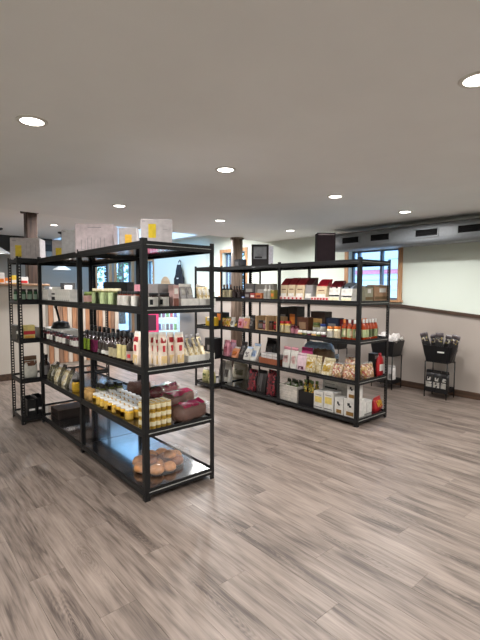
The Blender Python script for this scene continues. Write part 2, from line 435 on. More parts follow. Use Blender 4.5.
tree(4.2, 18.5, 6.5, 2.2, 'leafy tree left in the view through the back windows', 1)
tree(9.2, 19.5, 7.0, 2.3, 'leafy tree right in the view through the back windows', 2)
tree(7.2, 25.5, 8.5, 2.9, 'tall leafy tree between and behind the two nearer ones', 3)
tree(10.5, 14.5, 6.0, 2.0, 'leafy tree beyond the far corner of the building', 4)

# ================================================================== LIGHT FITTINGS
LENS = mat('lamp_lens', (255, 250, 240), .5, emit=((255, 248, 236), 9), var=0)
def downlight(x, y, z, label, watts=LAMP_W):
    t = thing('recessed_light', label, 'ceiling light', (x, y, z), group='round recessed ceiling lights')
    obj('trim_ring', lathe_me('trim_ring', [(.064, -.001), (.064, -.006), (.082, -.005), (.086, -.001), (.086, 0), (.064, 0)], WHITE, 28), t)
    obj('lens', lathe_me('lens', [(0, -.003), (.064, -.003), (.064, -.0005), (0, -.0005)], LENS, 28, False), t)
    ld = bpy.data.lights.new('downlight', 'AREA'); ld.shape = 'DISK'; ld.size = .12; ld.energy = watts; ld.color = (1, .985, .97)
    ld.spread = math.radians(165)
    lo = bpy.data.objects.new('downlight', ld); C.objects.link(lo); lo.parent = t; lo.location = (0, 0, -.008)
for x, y, lb in ((.75, 2.72, 'recessed ceiling light above the left end of the near rack'), (2.22, 2.76, 'recessed ceiling light at the middle of the ceiling between the racks'),
                 (3.70, 2.78, 'recessed ceiling light above the near end of the right rack'), (5.07, 2.74, 'recessed ceiling light beside the grey duct'),
                 (2.16, .83, 'large recessed ceiling light cut by the right edge'), (2.24, 4.76, 'small recessed ceiling light above the white cartons'),
                 (3.78, 4.82, 'small recessed ceiling light left of the wooden post top'), (5.28, 4.86, 'farthest small recessed ceiling light near the dark box'),
                 (.75, .8, 'recessed ceiling light overhead of the viewer'), (3.7, .8, 'recessed ceiling light over the open floor, out of view'),
                 (5.1, .8, 'recessed ceiling light near the right wall, out of view'), (2.2, -1.2, 'recessed ceiling light behind the viewer, middle'),
                 (.75, -1.2, 'recessed ceiling light behind the viewer, left'), (4.4, -1.2, 'recessed ceiling light behind the viewer, right'),
                 (-.9, 2.7, 'recessed ceiling light left of the view, near'), (-.9, .8, 'recessed ceiling light left of the viewer'), (-.9, 4.8, 'recessed ceiling light left of the view, far'), (-2.3, 2.7, 'recessed ceiling light far left of the view')):
    downlight(x, y, ZC, lb)
for k, (x, y) in enumerate(((.6, 9.6), (2.7, 7.3), (3.9, 7.3), (5.2, 7.3))):  # unseen lamps added to brighten the back zone
    downlight(x, y, ZF, 'added recessed fill light in the higher ceiling, hidden past the ceiling edge, %s from left' % ORD[k], 50)
p = onz(54, 225, ZF); downlight(p.x, p.y, ZF, 'recessed light in the higher ceiling right of the dark post', 25)
def pendant(px, py, drop, label):
    p = onz(px, py, ZF); t = thing('pendant_lamp', label, 'pendant lamp', (p.x, p.y, ZF), group='pendant lamps over the serving counter')
    dk = mat('pendant_black', (30, 30, 30), .4)
    obj('canopy', lathe_me('canopy', [(.02, -.05), (.07, -.03), (.075, 0)], dk, 16), t)
    obj('cord', lathe_me('cord', [(.006, -drop), (.006, -.04)], dk, 6), t)
    sh = obj('shade', lathe_me('shade', [(.20, -.12), (.19, -.10), (.10, -.045), (.03, 0), (.02, .01), (.02, 0), (.095, -.055), (.185, -.12)], mat('pendant_white', (205, 208, 210), .3, 0, .3), 24), t, (0, 0, -drop))
    obj('bulb', lathe_me('bulb', [(0, -.11), (.03, -.10), (.045, -.07), (.03, -.04), (0, -.03)], mat('bulb', (255, 250, 240), .5, emit=((255, 250, 240), 12)), 12), sh)
pendant(-1, 228, .42, 'white dish pendant lamp at the left edge over the counter')
pendant(61, 232, .75, 'pendant lamp hanging behind the white cartons')

# ================================================================== DUCT, POSTS, COUNTERS
DG = mat('grey_duct', (122, 126, 130), .5, 0, var=.05)
du = thing('air_duct', 'grey metal air duct with dark grilles along the right wall', 'duct', (5.88, 4.36, 2.25))
RD = .14; n = 28
bm = bmesh.new(); ra, rb = [], []
for k in range(n):
    a = 2 * PI * k / n; c, s = math.cos(a), math.sin(a)
    x, z = .2 * math.copysign(abs(c) ** .45, c), RD * math.copysign(abs(s) ** .6, s)
    ra.append(bm.verts.new((x, 0, z))); rb.append(bm.verts.new((x, -7.3, z)))
for k in range(n): bm.faces.new((ra[k], ra[(k + 1) % n], rb[(k + 1) % n], rb[k]))
bm.faces.new(ra); bm.faces.new(rb[::-1])
obj('duct_body', new_mesh('duct_body', bm, DG), du)
GR = mat('grille_black', (8, 8, 9), .8, spec=.2)
for i, yc in enumerate((-.40, -.905, -1.60, -2.16, -2.75, -3.35)):
    g = obj('grille', box_me('grille', -.208, -.19, -.15, .15, -.045, .045, GR, .004), du, (0, yc, .005))
    bm = bmesh.new()
    for z in (-.025, 0, .025): bx(bm, -.2125, -.205, -.135, .135, z - .004, z + .004)
    obj('louvre', new_mesh('louvre', bm, GR), g)
    bm = bmesh.new()
    for a in ((-.165, -.15, -.055, .055), (.15, .165, -.055, .055), (-.165, .165, -.06, -.045), (-.165, .165, .045, .06)): bx(bm, -.211, -.19, *a)
    obj('grille_frame', new_mesh('grille_frame', bm, DG), g)
for yc in (-.03, -1.22, -2.45, -3.9):
    bm = bmesh.new(); ra, rb = [], []
    for k in range(n):
        a = 2 * PI * k / n; c, s = math.cos(a), math.sin(a)
        q = Vector((.204 * math.copysign(abs(c) ** .45, c), 0, (RD + .004) * math.copysign(abs(s) ** .6, s)))
        ra.append(bm.verts.new(q + Vector((0, yc, 0)))); rb.append(bm.verts.new(q + Vector((0, yc - .02, 0))))
    for k in range(n): bm.faces.new((ra[k], ra[(k + 1) % n], rb[(k + 1) % n], rb[k]))
    obj('seam_band', new_mesh('seam_band', bm, DG), du)
for yc in (-4.2, -6.2):
    obj('hanger', box_me('hanger', -.012, .012, -.012, .012, RD - .01, ZC - 2.25, mat('hanger_dark', (52, 46, 40), .6)), du, (0, yc, 0))

PW = wood('old_post_wood', (46, 32, 26), (78, 58, 48), 'Z', 2)
PW2 = wood('weathered_log', (96, 80, 68), (150, 130, 114), 'Z', 2)
HV = 7.62
p = onv(31.3, 250, HV + .1)
HW = 1.53
t = thing('wooden_post', 'dark brown square wooden post standing on the half wall', 'post', (p.x, HV + .1, HW + .035))
hh = ZF - HW - .035
obj('shaft', box_me('shaft', -.085, .085, -.085, .085, 0, hh - .05, PW, .012), t)
obj('cap_plate', box_me('cap_plate', -.125, .125, -.125, .125, hh - .05, hh, PW, .01), t)
p = onv(237, 240, 6.22)
t = thing('wooden_post', 'round weathered wooden post beside the pine-trimmed window', 'post', (p.x, 6.22, 0))
obj('shaft', lathe_me('log_shaft', [(.115, .25), (.113, 1.2), (.11, 1.8), (.108, ZC - .03)], PW2, 18), t)
obj('cap_ring', lathe_me('cap_ring', [(.13, ZC - .03), (.13, ZC - .001)], PW2, 18), t)
obj('base_collar', lathe_me('base_collar', [(.13, 0), (.13, .25)], PW, 18), t)
# half wall of the serving area
hx = onv(44.5, 286, HV).x
PAN = mat('cream_panel', (190, 182, 172), .65, var=.02, scale=3)
hw = struct('wall_counter', box_me('wall_counter', XL, hx, HV, HV + .2, 0, HW, PAN), label='cream half wall of the serving area', cat='half wall')
struct('trim_3', box_me('counter_cap', XL, hx + .06, HV - .08, HV + .28, HW, HW + .035, wood('oak_cap', (120, 88, 62), (176, 140, 108), 'X', 2), .006), label='wooden cap on the cream half wall', cat='trim')
struct('baseboard_left', box_me('baseboard_left', XL, hx, HV - .016, HV, 0, .11, DTRIM, .003), label='dark wooden baseboard along the cream half wall', cat='baseboard')
# plank-clad bar with till
bar_x0, bar_x1, bar_y = 2.5, 3.9, 8.4
bar = thing('bar_counter', 'bar counter clad in upright reclaimed wooden boards', 'counter', ((bar_x0 + bar_x1) / 2, bar_y, 0))
W = (bar_x1 - bar_x0) / 2
obj('core', box_me('bar_core', -W, W, .03, .55, 0, 1.3, PAN), bar)
bw = [wood('reclaimed_orange', (116, 78, 54), (150, 108, 78)), wood('reclaimed_pale', (150, 138, 126), (176, 164, 152)), wood('reclaimed_brown', (90, 64, 48), (124, 96, 76))]
nb_ = 16
for k in range(nb_):
    obj('board', box_me('bar_board%d' % (k % 3), .003, 2 * W / nb_ - .003, 0, .028, .06, 1.28, bw[(0, 1, 2, 0, 1, 0, 2, 1)[k % 8]], .002), bar, (-W + k * 2 * W / nb_, -.004 * (k % 2), 0))
obj('bar_top', box_me('bar_top', -W - .04, W + .04, -.05, .6, 1.3, 1.34, wood('bar_oak', (70, 52, 40), (110, 84, 64), 'X', 2), .005), bar)
q = onv(67, 283, bar_y + .2)
t = thing('cash_register', 'black till with white paper on the bar counter', 'till', (q.x, bar_y + .2, 1.34), -.5)
obj('base', box_me('till_base', -.19, .19, -.17, .17, 0, .08, PLAST_BLK, .008), t)
bm = bmesh.new(); bx(bm, -.14, .14, -.012, .012, 0, .17, .005, Matrix.Translation((0, .03, .1)) @ Matrix.Rotation(-.35, 4, 'X')); obj('screen', new_mesh('till_screen', bm, PLAST_BLK), t)
bm = bmesh.new(); bx(bm, -.07, .07, -.001, .001, 0, .12, 0, Matrix.Translation((.02, -.012, .1)) @ Matrix.Rotation(-.35, 4, 'X')); obj('paper', new_mesh('till_paper', bm, CARD), t)
q = onv(51.5, 285, bar_y + .15)
t = thing('paper_cup_stack', 'stack of white paper cups left of the till', 'cups', (q.x, bar_y + .15, 1.34))
obj('cups', lathe_me('cups', [(.03, 0), (.042, .11), (.044, .115), (.042, .12), (.045, .145), (.043, .15), (.047, .175), (.0, .175)], CARD, 14), t)
obj('band', lathe_me('cup_band', [(.0385, .06), (.041, .09)], PLAST_BLK, 14), t)
# things standing on the half wall
def carton(name, label, cat, loc, rz, w, d, h, m, group=None, panels=(), side=(), tape=None, flap=True):
    """closed carton, front faces -y; panels: (x0,x1,z0,z1,material,name) as fractions on the front face, side: the same on the -x face"""
    t = thing(name, label, cat, loc, rz, group)
    obj('box_body', box_me('box_body', -w / 2, w / 2, -d / 2, d / 2, 0, h, m, min(.004, h * .03)), t)
    for (x0, x1, z0, z1, mm, nm) in panels:
        obj(nm, box_me(nm, -w / 2 + x0 * w, -w / 2 + x1 * w, -d / 2 - .0016, -d / 2 + .001, z0 * h, z1 * h, mm), t)
    for (x0, x1, z0, z1, mm, nm) in side:
        obj(nm, box_me(nm, -w / 2 - .0016, -w / 2 + .001, -d / 2 + x0 * d, -d / 2 + x1 * d, z0 * h, z1 * h, mm), t)
    if tape: obj('tape', box_me('tape', -w / 2 + .002, w / 2 - .002, -.025, .025, h - .001, h + .001, tape), t)
    return t
RED = mat('red_print', (196, 44, 46), .45); ORG = mat('orange_print', (224, 128, 52), .45); YEL = mat('yellow_print', (228, 190, 60), .45)
for px, w, h, m, lb in ((-1, .14, .17, CARD, 'white packet with orange base at the left end of the half wall'), (7.5, .10, .09, ORG, 'orange packet on the half wall behind the rack post'),
                        (14, .12, .13, YEL, 'yellow packet on the half wall between the rack posts'), (23, .13, .11, CARD, 'white and red packet on the half wall left of the dark post')):
    q = onv(px, 284, HV + .06)
    carton('packet', lb, 'packet', (q.x, HV + .04, HW + .035), 0, w, .09, h, m, 'packets on the half wall', [(.08, .92, .1, .45, {-1: ORG, 23: RED}.get(px, CARD), 'label_panel')])
q = onv(47, 245, YB - .4)
t = carton('wall_sign', 'small black sign on the back wall above the cartons', 'sign', (q.x, YB - .37, q.z - .16), 0, .28, .03, .32, PLAST_BLK, None, [(.1, .9, .55, .9, mat('sign_grey', (70, 70, 72), .5), 'sign_face')])

# drinks cooler, pink sign, board and apron in the far corner
cx = onv(170, 320, 8.75).x
t = thing('drinks_cooler', 'glass-door drinks cooler lit from inside beyond the racks', 'cooler', (cx, 8.95, 0), -.55)
w, d, h = .66, .6, 1.5
bm = bmesh.new()
bx(bm, -w / 2, -w / 2 + .04, -d / 2, d / 2, .05, h); bx(bm, w / 2 - .04, w / 2, -d / 2, d / 2, .05, h); bx(bm, -w / 2, w / 2, d / 2 - .04, d / 2, .05, h)
bx(bm, -w / 2, w / 2, -d / 2, d / 2, .05, .2); bx(bm, -w / 2, w / 2, -d / 2, d / 2, h - .16, h); bx(bm, -w / 2 + .03, w / 2 - .03, -d / 2 + .05, d / 2 - .03, 0, .05)
obj('cabinet', new_mesh('cooler_cabinet', bm, PLAST_BLK), t)
obj('liner', box_me('cooler_liner', -w / 2 + .042, w / 2 - .042, d / 2 - .06, d / 2 - .045, .2, h - .16, mat('cooler_light', (200, 228, 245), .5, emit=((185, 225, 250), .9), var=0)), t)
bm = bmesh.new()
for a in ((-w / 2, -w / 2 + .05, .2, h - .16), (w / 2 - .05, w / 2, .2, h - .16), (-w / 2, w / 2, .2, .25), (-w / 2, w / 2, h - .21, h - .16)): bx(bm, a[0], a[1], -d / 2 - .04, -d / 2 - .002, a[2], a[3])
dr = obj('door', new_mesh('cooler_door', bm, mat('cooler_frame', (170, 200, 220), .4)), t)
obj('pane', box_me('cooler_pane', -w / 2 + .05, w / 2 - .05, -d / 2 - .022, -d / 2 - .016, .25, h - .21, GLASS), dr)
obj('handle', box_me('cooler_handle', -w / 2 + .015, -w / 2 + .035, -d / 2 - .075, -d / 2 - .04, .6, 1.0, PLAST_BLK, .004), dr)
cans = [mat('can_%d' % i, c, .3, .2, .3) for i, c in enumerate(((120, 60, 130), (90, 170, 90), (200, 60, 80), (60, 90, 190), (190, 200, 205), (50, 60, 80)))]
R_ = -.55
for lv, z in enumerate((.22, .52, .82, 1.06)):
    obj('wire_shelf', box_me('cooler_shelf', -w / 2 + .042, w / 2 - .042, -d / 2 + .03, d / 2 - .07, z - .012, z, mat('wire_white', (225, 230, 232), .4)), t)
    for k in range(6):
        lx = -w / 2 + .1 + k * .092; ly = -d / 2 + .09
        c = thing('drink_can', '%s drink can from the left on the %s shelf of the cooler' % (ORD[k], ('bottom', 'second', 'third', 'top')[lv]), 'can',
                  (cx + lx * math.cos(R_) - ly * math.sin(R_), 8.95 + lx * math.sin(R_) + ly * math.cos(R_), z), 0, 'cans in the cooler')
        obj('can_body', lathe_me('can_body', [(.026, 0), (.033, .008), (.033, .135), (.027, .148)], cans[(k + lv * 2) % 6], 12), c)
        obj('can_end', lathe_me('can_end', [(.026, .148), (.027, .152), (0, .150)], mat('aluminium', (190, 192, 195), .3, .8), 12), c)
q = onv(151, 318, 8.7)
t = carton('poster_board', 'pink standing sign left of the drinks cooler', 'sign', (q.x, 8.7, 0), -.6, .34, .06, 1.2, mat('sign_pink', (206, 60, 110), .5), None, [(.15, .85, .45, .75, mat('sign_dark', (50, 20, 36), .5), 'print_panel')])
q = onu(166, 284, XR)
t = thing('round_board', 'round wooden board on the wall left of the apron', 'board', (XR - .0, q.y, 1.38), FX)
obj('board_face', lathe_me('board_face', [(.22, -.012), (.23, -.008), (.23, .008), (.22, .012)], wood('pale_board', (196, 152, 108), (222, 184, 142), 'X', 3), 32), t, (0, -.02, .22), (PI / 2, 0, 0))
q = onu(181, 272, XR)
t = thing('apron', 'black apron hanging on the wall beyond the racks', 'apron', (XR, q.y, 1.42), FX)
NAVY = mat('apron_cloth', (24, 26, 34), .85, bump=.2)
rings = []
for z, w, dd in ((0, .42, .06), (.12, .46, .08), (.34, .45, .085), (.42, .36, .07), (.55, .26, .05), (.70, .20, .04)):
    r = sring(w, dd, z, 24, .8); rings.append([Vector((v.x, v.y + .012 * math.sin(v.x * 60), v.z)) for v in r])
obj('apron_cloth', loft_me('apron_cloth', rings, NAVY), t, (0, -.06, 0))
obj('neck_strap', tube_me('neck_strap', [(-.08, -.05, .69), (-.05, -.04, .78), (0, -.03, .82), (.05, -.04, .78), (.08, -.05, .69)], .01, NAVY), t)
obj('hook', tube_me('hook', [(0, 0, .80), (0, -.045, .79), (0, -.05, .83)], .006, PLAST_BLK), t)
obj('emblem', box_me('apron_emblem', -.05, .05, -.108, -.10, .33, .36, CARD), t)

# ================================================================== RACKS
PH = 1.83; SH = [.075, .495, .935, 1.355, 1.80]
FL, TK = .038, .003
def flange(bm, x0, y0, dx, dy, wdt, holes):
    """vertical steel strip from (x0,y0) along unit (dx,dy), thickness to the other side; holes are real"""
    def q(a0, a1, z0, z1):
        xs = (x0 + dx * a0, x0 + dx * a1); ys = (y0 + dy * a0, y0 + dy * a1)
        if dx: bx(bm, min(xs), max(xs), y0 - TK / 2, y0 + TK / 2, z0, z1)
        else: bx(bm, x0 - TK / 2, x0 + TK / 2, min(ys), max(ys), z0, z1)
    if not holes: q(0, wdt, 0, PH); return
    c = wdt * .55; hw = .0065
    q(0, c - hw, 0, PH); q(c + hw, wdt, 0, PH)
    z = 0; pitch = .0305; hz = .016; k = 0
    while z < PH:
        q(c - hw, c + hw, z, min(PH, z + pitch - hz)); z += pitch
def post_me(sx, sy, axis):
    def f():
        bm = bmesh.new()
        flange(bm, 0, 0, sx, 0, FL, axis == 'x'); flange(bm, 0, 0, 0, sy, FL, axis == 'y' and sx < 0)
        return new_mesh('post', bm, BLK)
    return cached(('post', sx, sy, axis), f)
def midpost_me(sx, axis):                       # shared post between two bays
    def f():
        bm = bmesh.new()
        flange(bm, 0, -FL / 2, 0, 1, FL, sx < 0); flange(bm, 0, 0, sx, 0, FL, False)
        return new_mesh('mid_post', bm, BLK)
    return cached(('mid', sx, axis), f)
def beam_me(length, axis):
    def f():
        bm = bmesh.new()
        if axis == 'y':
            bx(bm, -.002, .002, 0, length, -.038, .012); bx(bm, -.007, .002, 0, length, -.040, -.014, .002); bx(bm, .002, .02, 0, length, -.012, -.009)
        else:
            bx(bm, 0, length, -.002, .002, -.038, .012); bx(bm, 0, length, -.007, .002, -.040, -.014, .002); bx(bm, 0, length, .002, .02, -.012, -.009)
        return new_mesh('beam', bm, BLK)
    return cached(('beam', round(length, 3), axis), f)
def rack(name, label, x0, y0, lx, ly, axis, nb):
    t = thing(name, label, 'shelving rack', (x0, y0, 0), group='black steel shelving racks')
    ins = .004
    for sx in (1, -1):
        for sy in (1, -1):
            obj('post', post_me(sx, sy, axis), t, (0 if sx > 0 else lx, 0 if sy > 0 else ly, 0))
    if nb == 2:
        for sx in (1, -1): obj('post', midpost_me(sx, axis), t, (0 if sx > 0 else lx, ly / 2, 0))
    for li, z in enumerate(SH):
        bz = z + .0
        for k in range(nb):
            L = ly / nb
            if axis == 'y':
                obj('beam', beam_me(L - .02, 'y'), t, (ins, k * L + .01, bz)); obj('beam', beam_me(L - .02, 'y'), t, (lx - ins, k * L + L - .01, bz), (0, 0, PI))
                obj('shelf_board', box_me('shelf_board', .008, lx - .008, .006, L - .006, -.009, 0, BOARD), t, (0, k * L, bz))
            else:
                obj('shelf_board', box_me('shelf_board', .006, lx - .006, .008, ly - .008, -.009, 0, BOARD), t, (0, 0, bz))
        if axis == 'y':
            obj('beam', beam_me(lx - .02, 'x'), t, (.01, ins, bz)); obj('beam', beam_me(lx - .02, 'x'), t, (lx - .01, ly - ins, bz), (0, 0, PI))
            obj('highlight_strip', box_me('highlight_strip', .03, lx - .03, -.0085, -.002, -.0155, -.0115, mat('painted_highlight', (176, 176, 172), .3, .3)), t, (0, ins, bz))  # pale strip paints the highlight along the black beam's lip
            if nb == 2: obj('centre_beam', box_me('centre_beam', .01, lx - .01, -.005, .005, -.035, -.001, BLK), t, (0, ly / 2, bz))
        else:
            obj('beam', beam_me(lx - .02, 'x'), t, (.01, ins, bz)); obj('beam', beam_me(lx - .02, 'x'), t, (lx - .01, ly - ins, bz), (0, 0, PI))
            obj('beam', beam_me(ly - .02, 'y'), t, (ins, .01, bz)); obj('beam', beam_me(ly - .02, 'y'), t, (lx - ins, ly - .01, bz), (0, 0, PI))
    return t
AX, AY, BX_, BY_ = 1.386, 2.608, 3.910, 2.595
RDEP, RLEN = .599, 2.38
rack('shelving_rack', 'near black steel rack with two bays, jars and bread', AX, AY, RDEP, RLEN, 'y', 2)
rack('shelving_rack', 'right-hand black steel rack with two bays, coffee and sauces', BX_, BY_, RDEP, RLEN, 'y', 2)
EAX, EAY, EBX, EBY = 1.185, 5.0, 3.74, 4.985
rack('shelving_rack', 'short end rack across the far end of the near rack', EAX, EAY, 1.0, .41, 'x', 1)
rack('shelving_rack', 'short end rack across the far end of the right-hand rack', EBX, EBY, 1.0, .41, 'x', 1)
#GOODS
# ================================================================== GOODS: builders (front faces -y, origin at the base)
def P3(name, c, **k): return mat('g_' + name, c, **k)
def arc_me(name, r, z0, z1, m, half=1.35):
    key = ('arc', name, round(r, 4), round(z0, 4), round(z1, 4), m.name)
    def f():
        bm = bmesh.new(); n_ = 10; g = []
        for z in (z0, z1): g.append([bm.verts.new((r * math.sin(-half + 2 * half * k / n_), -r * math.cos(-half + 2 * half * k / n_), z)) for k in range(n_ + 1)])
        for k in range(n_): bm.faces.new((g[0][k], g[0][k + 1], g[1][k + 1], g[1][k]))
        bmesh.ops.solidify(bm, geom=bm.faces[:], thickness=.0008)
        return new_mesh(name, bm, m)
    return cached(key, f)
JR = random.Random(11)
def jar(label, loc, r, h, body, lid, lab, lidh=.22, group=None, name='jar', rz=0, labz=(.2, .62)):
    t = thing(name, label, 'jar', loc, rz or -TH + JR.uniform(-.35, .25), group)
    b = h * (1 - lidh)
    obj('glass_body', lathe_me('jar_glass', [(r * .86, 0), (r, h * .05), (r, b * .86), (r * .86, b)], body), t)
    obj('lid', lathe_me('jar_lid', [(r * .84, b), (r * .88, b + .002), (r * .88, h - .003), (r * .82, h)], lid), t)
    if lab: obj('label', arc_me('jar_label', r * 1.02, b * labz[0], b * (labz[1] + .2), lab), t)
    return t
def bottle(label, loc, r, h, body, cap, lab, group=None, neck=.32, labz=(.1, .52), name='bottle', extra=None):
    t = thing(name, label, 'bottle', loc, -TH + JR.uniform(-.35, .25), group)
    s = h * (1 - neck)
    obj('glass_body', lathe_me('bottle_glass', [(r * .85, 0), (r, h * .03), (r, s * .86), (r * .75, s * .97), (r * .4, s * 1.08), (r * .36, h * .9)], body), t)
    obj('cap', lathe_me('bottle_cap', [(r * .46, h * .82), (r * .48, h * .83), (r * .46, h * .995), (r * .4, h)], cap), t)
    if lab: obj('label', arc_me('bottle_label', r * 1.02, h * labz[0], h * labz[1], lab), t)
    if extra: obj('emblem', box_me('bottle_emblem', -r * .35, r * .35, -r * 1.05, -r * .9, h * (labz[0] + .08), h * (labz[1] - .1), extra), t)
    return t
def pouch(label, loc, rz, w, d, h, m, group=None, top=None, patch=None, name='pouch', cat='bag', tilt=0, seed=0, topf=.86, patchz=(.25, .6), patchw=.6, patch2=None):
    """stand-up bag that flattens to a seal at the top"""
    t = thing(name, label, cat, loc, rz, group)
    key = (round(w, 3), round(d, 3), round(h, 3), m.name, round(tilt, 2), seed % 4)
    sh = math.tan(tilt)
    def cr(v, s): return v + Vector((0, .012 * noise.noise(v * 38 + Vector((s, s * 2, 0))), 0)) * min(1, d / .04)
    def ring(tz, ww, dd):
        return [cr(p, seed % 4) for p in sring(ww, dd, tz * h, 20, .62, sh * tz * h)]
    prof = [(0, .9, .92), (.03, .97, 1), (.25, 1, 1.0), (.5, 1, .82), (.7, 1, .55), (topf, 1, .2)]
    body = cached(('pb',) + key + (topf,), lambda: loft_me('bag_body', [ring(a, w * b, max(d * c, .004)) for a, b, c in prof], m))
    obj('bag_body', body, t)
    tm = top or m
    obj('top_seal', cached(('pt', tm.name, topf) + key, lambda: loft_me('top_seal', [ring(a, w * b, max(d * c, .0035)) for a, b, c in ((topf - .002, 1.004, .215), (.93, .99, .1), (1, .99, .06))], tm)), t)
    for pm, (z0, z1), fw, nm in ((patch, patchz, patchw, 'label'), (patch2, (patchz[1] + .05, min(.84, patchz[1] + .22)), patchw * .6, 'emblem')):
        if pm is None: continue
        def f():
            bm = bmesh.new(); nx, nz = 4, 4; g = []
            def dep(tz):
                for (a, _, c), (a2, _, c2) in zip(prof, prof[1:]):
                    if a <= tz <= a2: return d * (c + (c2 - c) * (tz - a) / (a2 - a)) / 2
                return d * .1
            for j in range(nz + 1):
                tz = z0 + (z1 - z0) * j / nz; row = []
                for i in range(nx + 1):
                    x = (i / nx - .5) * fw * w; q = abs(2 * x / w)
                    y = -dep(tz) * (1 - q ** 3.2) ** (.31)
                    v = cr(Vector((x, y + sh * tz * h, tz * h)), seed % 4); v.y -= .0025; row.append(bm.verts.new(v))
                g.append(row)
            for j in range(nz):
                for i in range(nx): bm.faces.new((g[j][i], g[j][i + 1], g[j + 1][i + 1], g[j + 1][i]))
            bmesh.ops.solidify(bm, geom=bm.faces[:], thickness=.001)
            return new_mesh(nm, bm, pm)
        obj(nm, cached((nm, pm.name, z0, z1, fw) + key, f), t)
    return t
def coffee_bag(label, loc, rz, w, d, h, body, top, lab, group=None, tilt=.12):
    """flat-bottomed bag with a folded, slanting top of another colour"""
    t = thing('coffee_bag', label, 'bag', loc, rz, group)
    sh = math.tan(tilt)
    def ring(z, ww, d0, d1): return [Vector((x, y + sh * z, z)) for x, y in ((-ww / 2, d0), (ww / 2, d0), (ww / 2, d1), (-ww / 2, d1))]
    obj('bag_body', loft_me('coffee_body', [ring(0, w * .96, -d / 2, d / 2), ring(h * .03, w, -d / 2, d / 2), ring(h * .68, w, -d / 2, d / 2)], body, False), t)
    obj('folded_top', loft_me('coffee_top', [ring(h * .68, w * 1.004, -d / 2 - .001, d / 2 + .001), ring(h * .95, w, d * .18, d / 2), ring(h, w, d * .34, d * .48)], top, False), t)
    for nm, mm, z0, z1, f in lab:
        bm = bmesh.new(); M_ = Matrix(((1, 0, 0, 0), (0, 1, sh, 0), (0, 0, 1, 0), (0, 0, 0, 1)))
        bx(bm, -w * f / 2, w * f / 2, -d / 2 - .0022, -d / 2 + .001, z0 * h, z1 * h, 0, M_)
        obj(nm, new_mesh(nm, bm, mm), t)
    return t
def open_box(bm, w, d, h, th=.004, taper=1.0):
    """open tray: outer and inner shells; taper widens the rim"""
    W = []
    for z, k, s in ((0, 1, 0), (h, taper, 0), (h, taper, th), (th, 1, th)):
        a, b = w / 2 * k - s, d / 2 * k - s
        W.append([bm.verts.new(p) for p in ((-a, -b, z), (a, -b, z), (a, b, z), (-a, b, z))])
    for a, b in zip(W, W[1:]):
        for k in range(4): bm.faces.new((a[k], a[(k + 1) % 4], b[(k + 1) % 4], b[k]))
    bm.faces.new(W[0][::-1]); bm.faces.new(W[3])
def tray(name, label, cat, loc, rz, w, d, h, m, group=None, taper=1.0, marks=None):
    t = thing(name, label, cat, loc, rz, group)
    bm = bmesh.new(); open_box(bm, w, d, h, .004, taper); obj('tray_body', new_mesh('tray_body', bm, m), t)
    if marks:
        n_ = max(3, int(w / .025))
        for k in range(n_):
            if k % 4 == 3: continue
            x = -w / 2 + (k + .5) * w / n_
            obj('print_mark', box_me('print_mark', -.008, .008, -d / 2 - .002, -d / 2 + .002, h * .3, h * .72, marks), t, (x, 0, 0))
    return t
def loaf(label, loc, rz, l, w, h, wrap, inner, group=None, seed=0, name='bread_bag', cat='bread', band=None):
    """soft bag lying on its side along local x, gathered at one end"""
    t = thing(name, label, cat, loc, rz, group)
    def rings(sc_, x0, x1, n_=12):
        out = []
        for i in range(n_ + 1):
            q = i / n_; x = x0 + (x1 - x0) * q
            e = min(1, (q / .16) ** .5 if q < .16 else 1, ((1 - q) / .12) ** .5 if q > .88 else 1); e = max(e, .18)
            rg = []
            for k in range(16):
                a = 2 * PI * k / 16; c, s = math.cos(a), math.sin(a)
                v = Vector((x, w / 2 * e * sc_ * math.copysign(abs(c) ** .75, c), h / 2 + h / 2 * e * sc_ * math.copysign(abs(s) ** .75, s)))
                v += .017 * sc_ * Vector((0, noise.noise(v * 22 + Vector((seed, 0, 0))), noise.noise(v * 22 + Vector((0, seed, 5)))))
                v += .009 * sc_ * Vector((0, noise.noise(v * 55), noise.noise(v * 50 + Vector((seed, 7, 0)))))
                v.z = max(v.z, .002); rg.append(v)
            out.append(rg)
        return out
    obj('bag_film', loft_me('bag_film', rings(1, -l / 2, l / 2), wrap), t)
    if inner: obj('loaf', loft_me('loaf', rings(.93, -l / 2 + .012, l / 2 - .012), inner), t)
    if band:
        bm = bmesh.new(); rr = [[bm.verts.new(q + Vector((0, q.y * .03, .0025))) for q in r[1:7]] for r in rings(1, -l / 2, l / 2)[2:11]]
        for a, b in zip(rr, rr[1:]):
            for k in range(5): bm.faces.new((a[k], a[k + 1], b[k + 1], b[k]))
        bmesh.ops.solidify(bm, geom=bm.faces[:], thickness=.001)
        obj('print_band', new_mesh('print_band', bm, band), t)
    bm = bmesh.new()
    tl = []
    for q, r in ((0, .012), (.018, .011), (.045, .035)):
        tl.append([Vector((l / 2 + q, r * math.cos(a * PI / 4) * (1 + .3 * (a % 2)), h / 2 + r * math.sin(a * PI / 4))) for a in range(8)])
    bm.free()
    obj('gathered_end', loft_me('gathered_end', tl, FILM if inner else wrap), t)
    return t
def vs_at(u, x0, x1, n_, y=330):
    a, b = onu(x0, y, u).y, onu(x1, y, u).y
    return [a + (b - a) * (k + .5) / n_ for k in range(n_)], abs(a - b) / n_

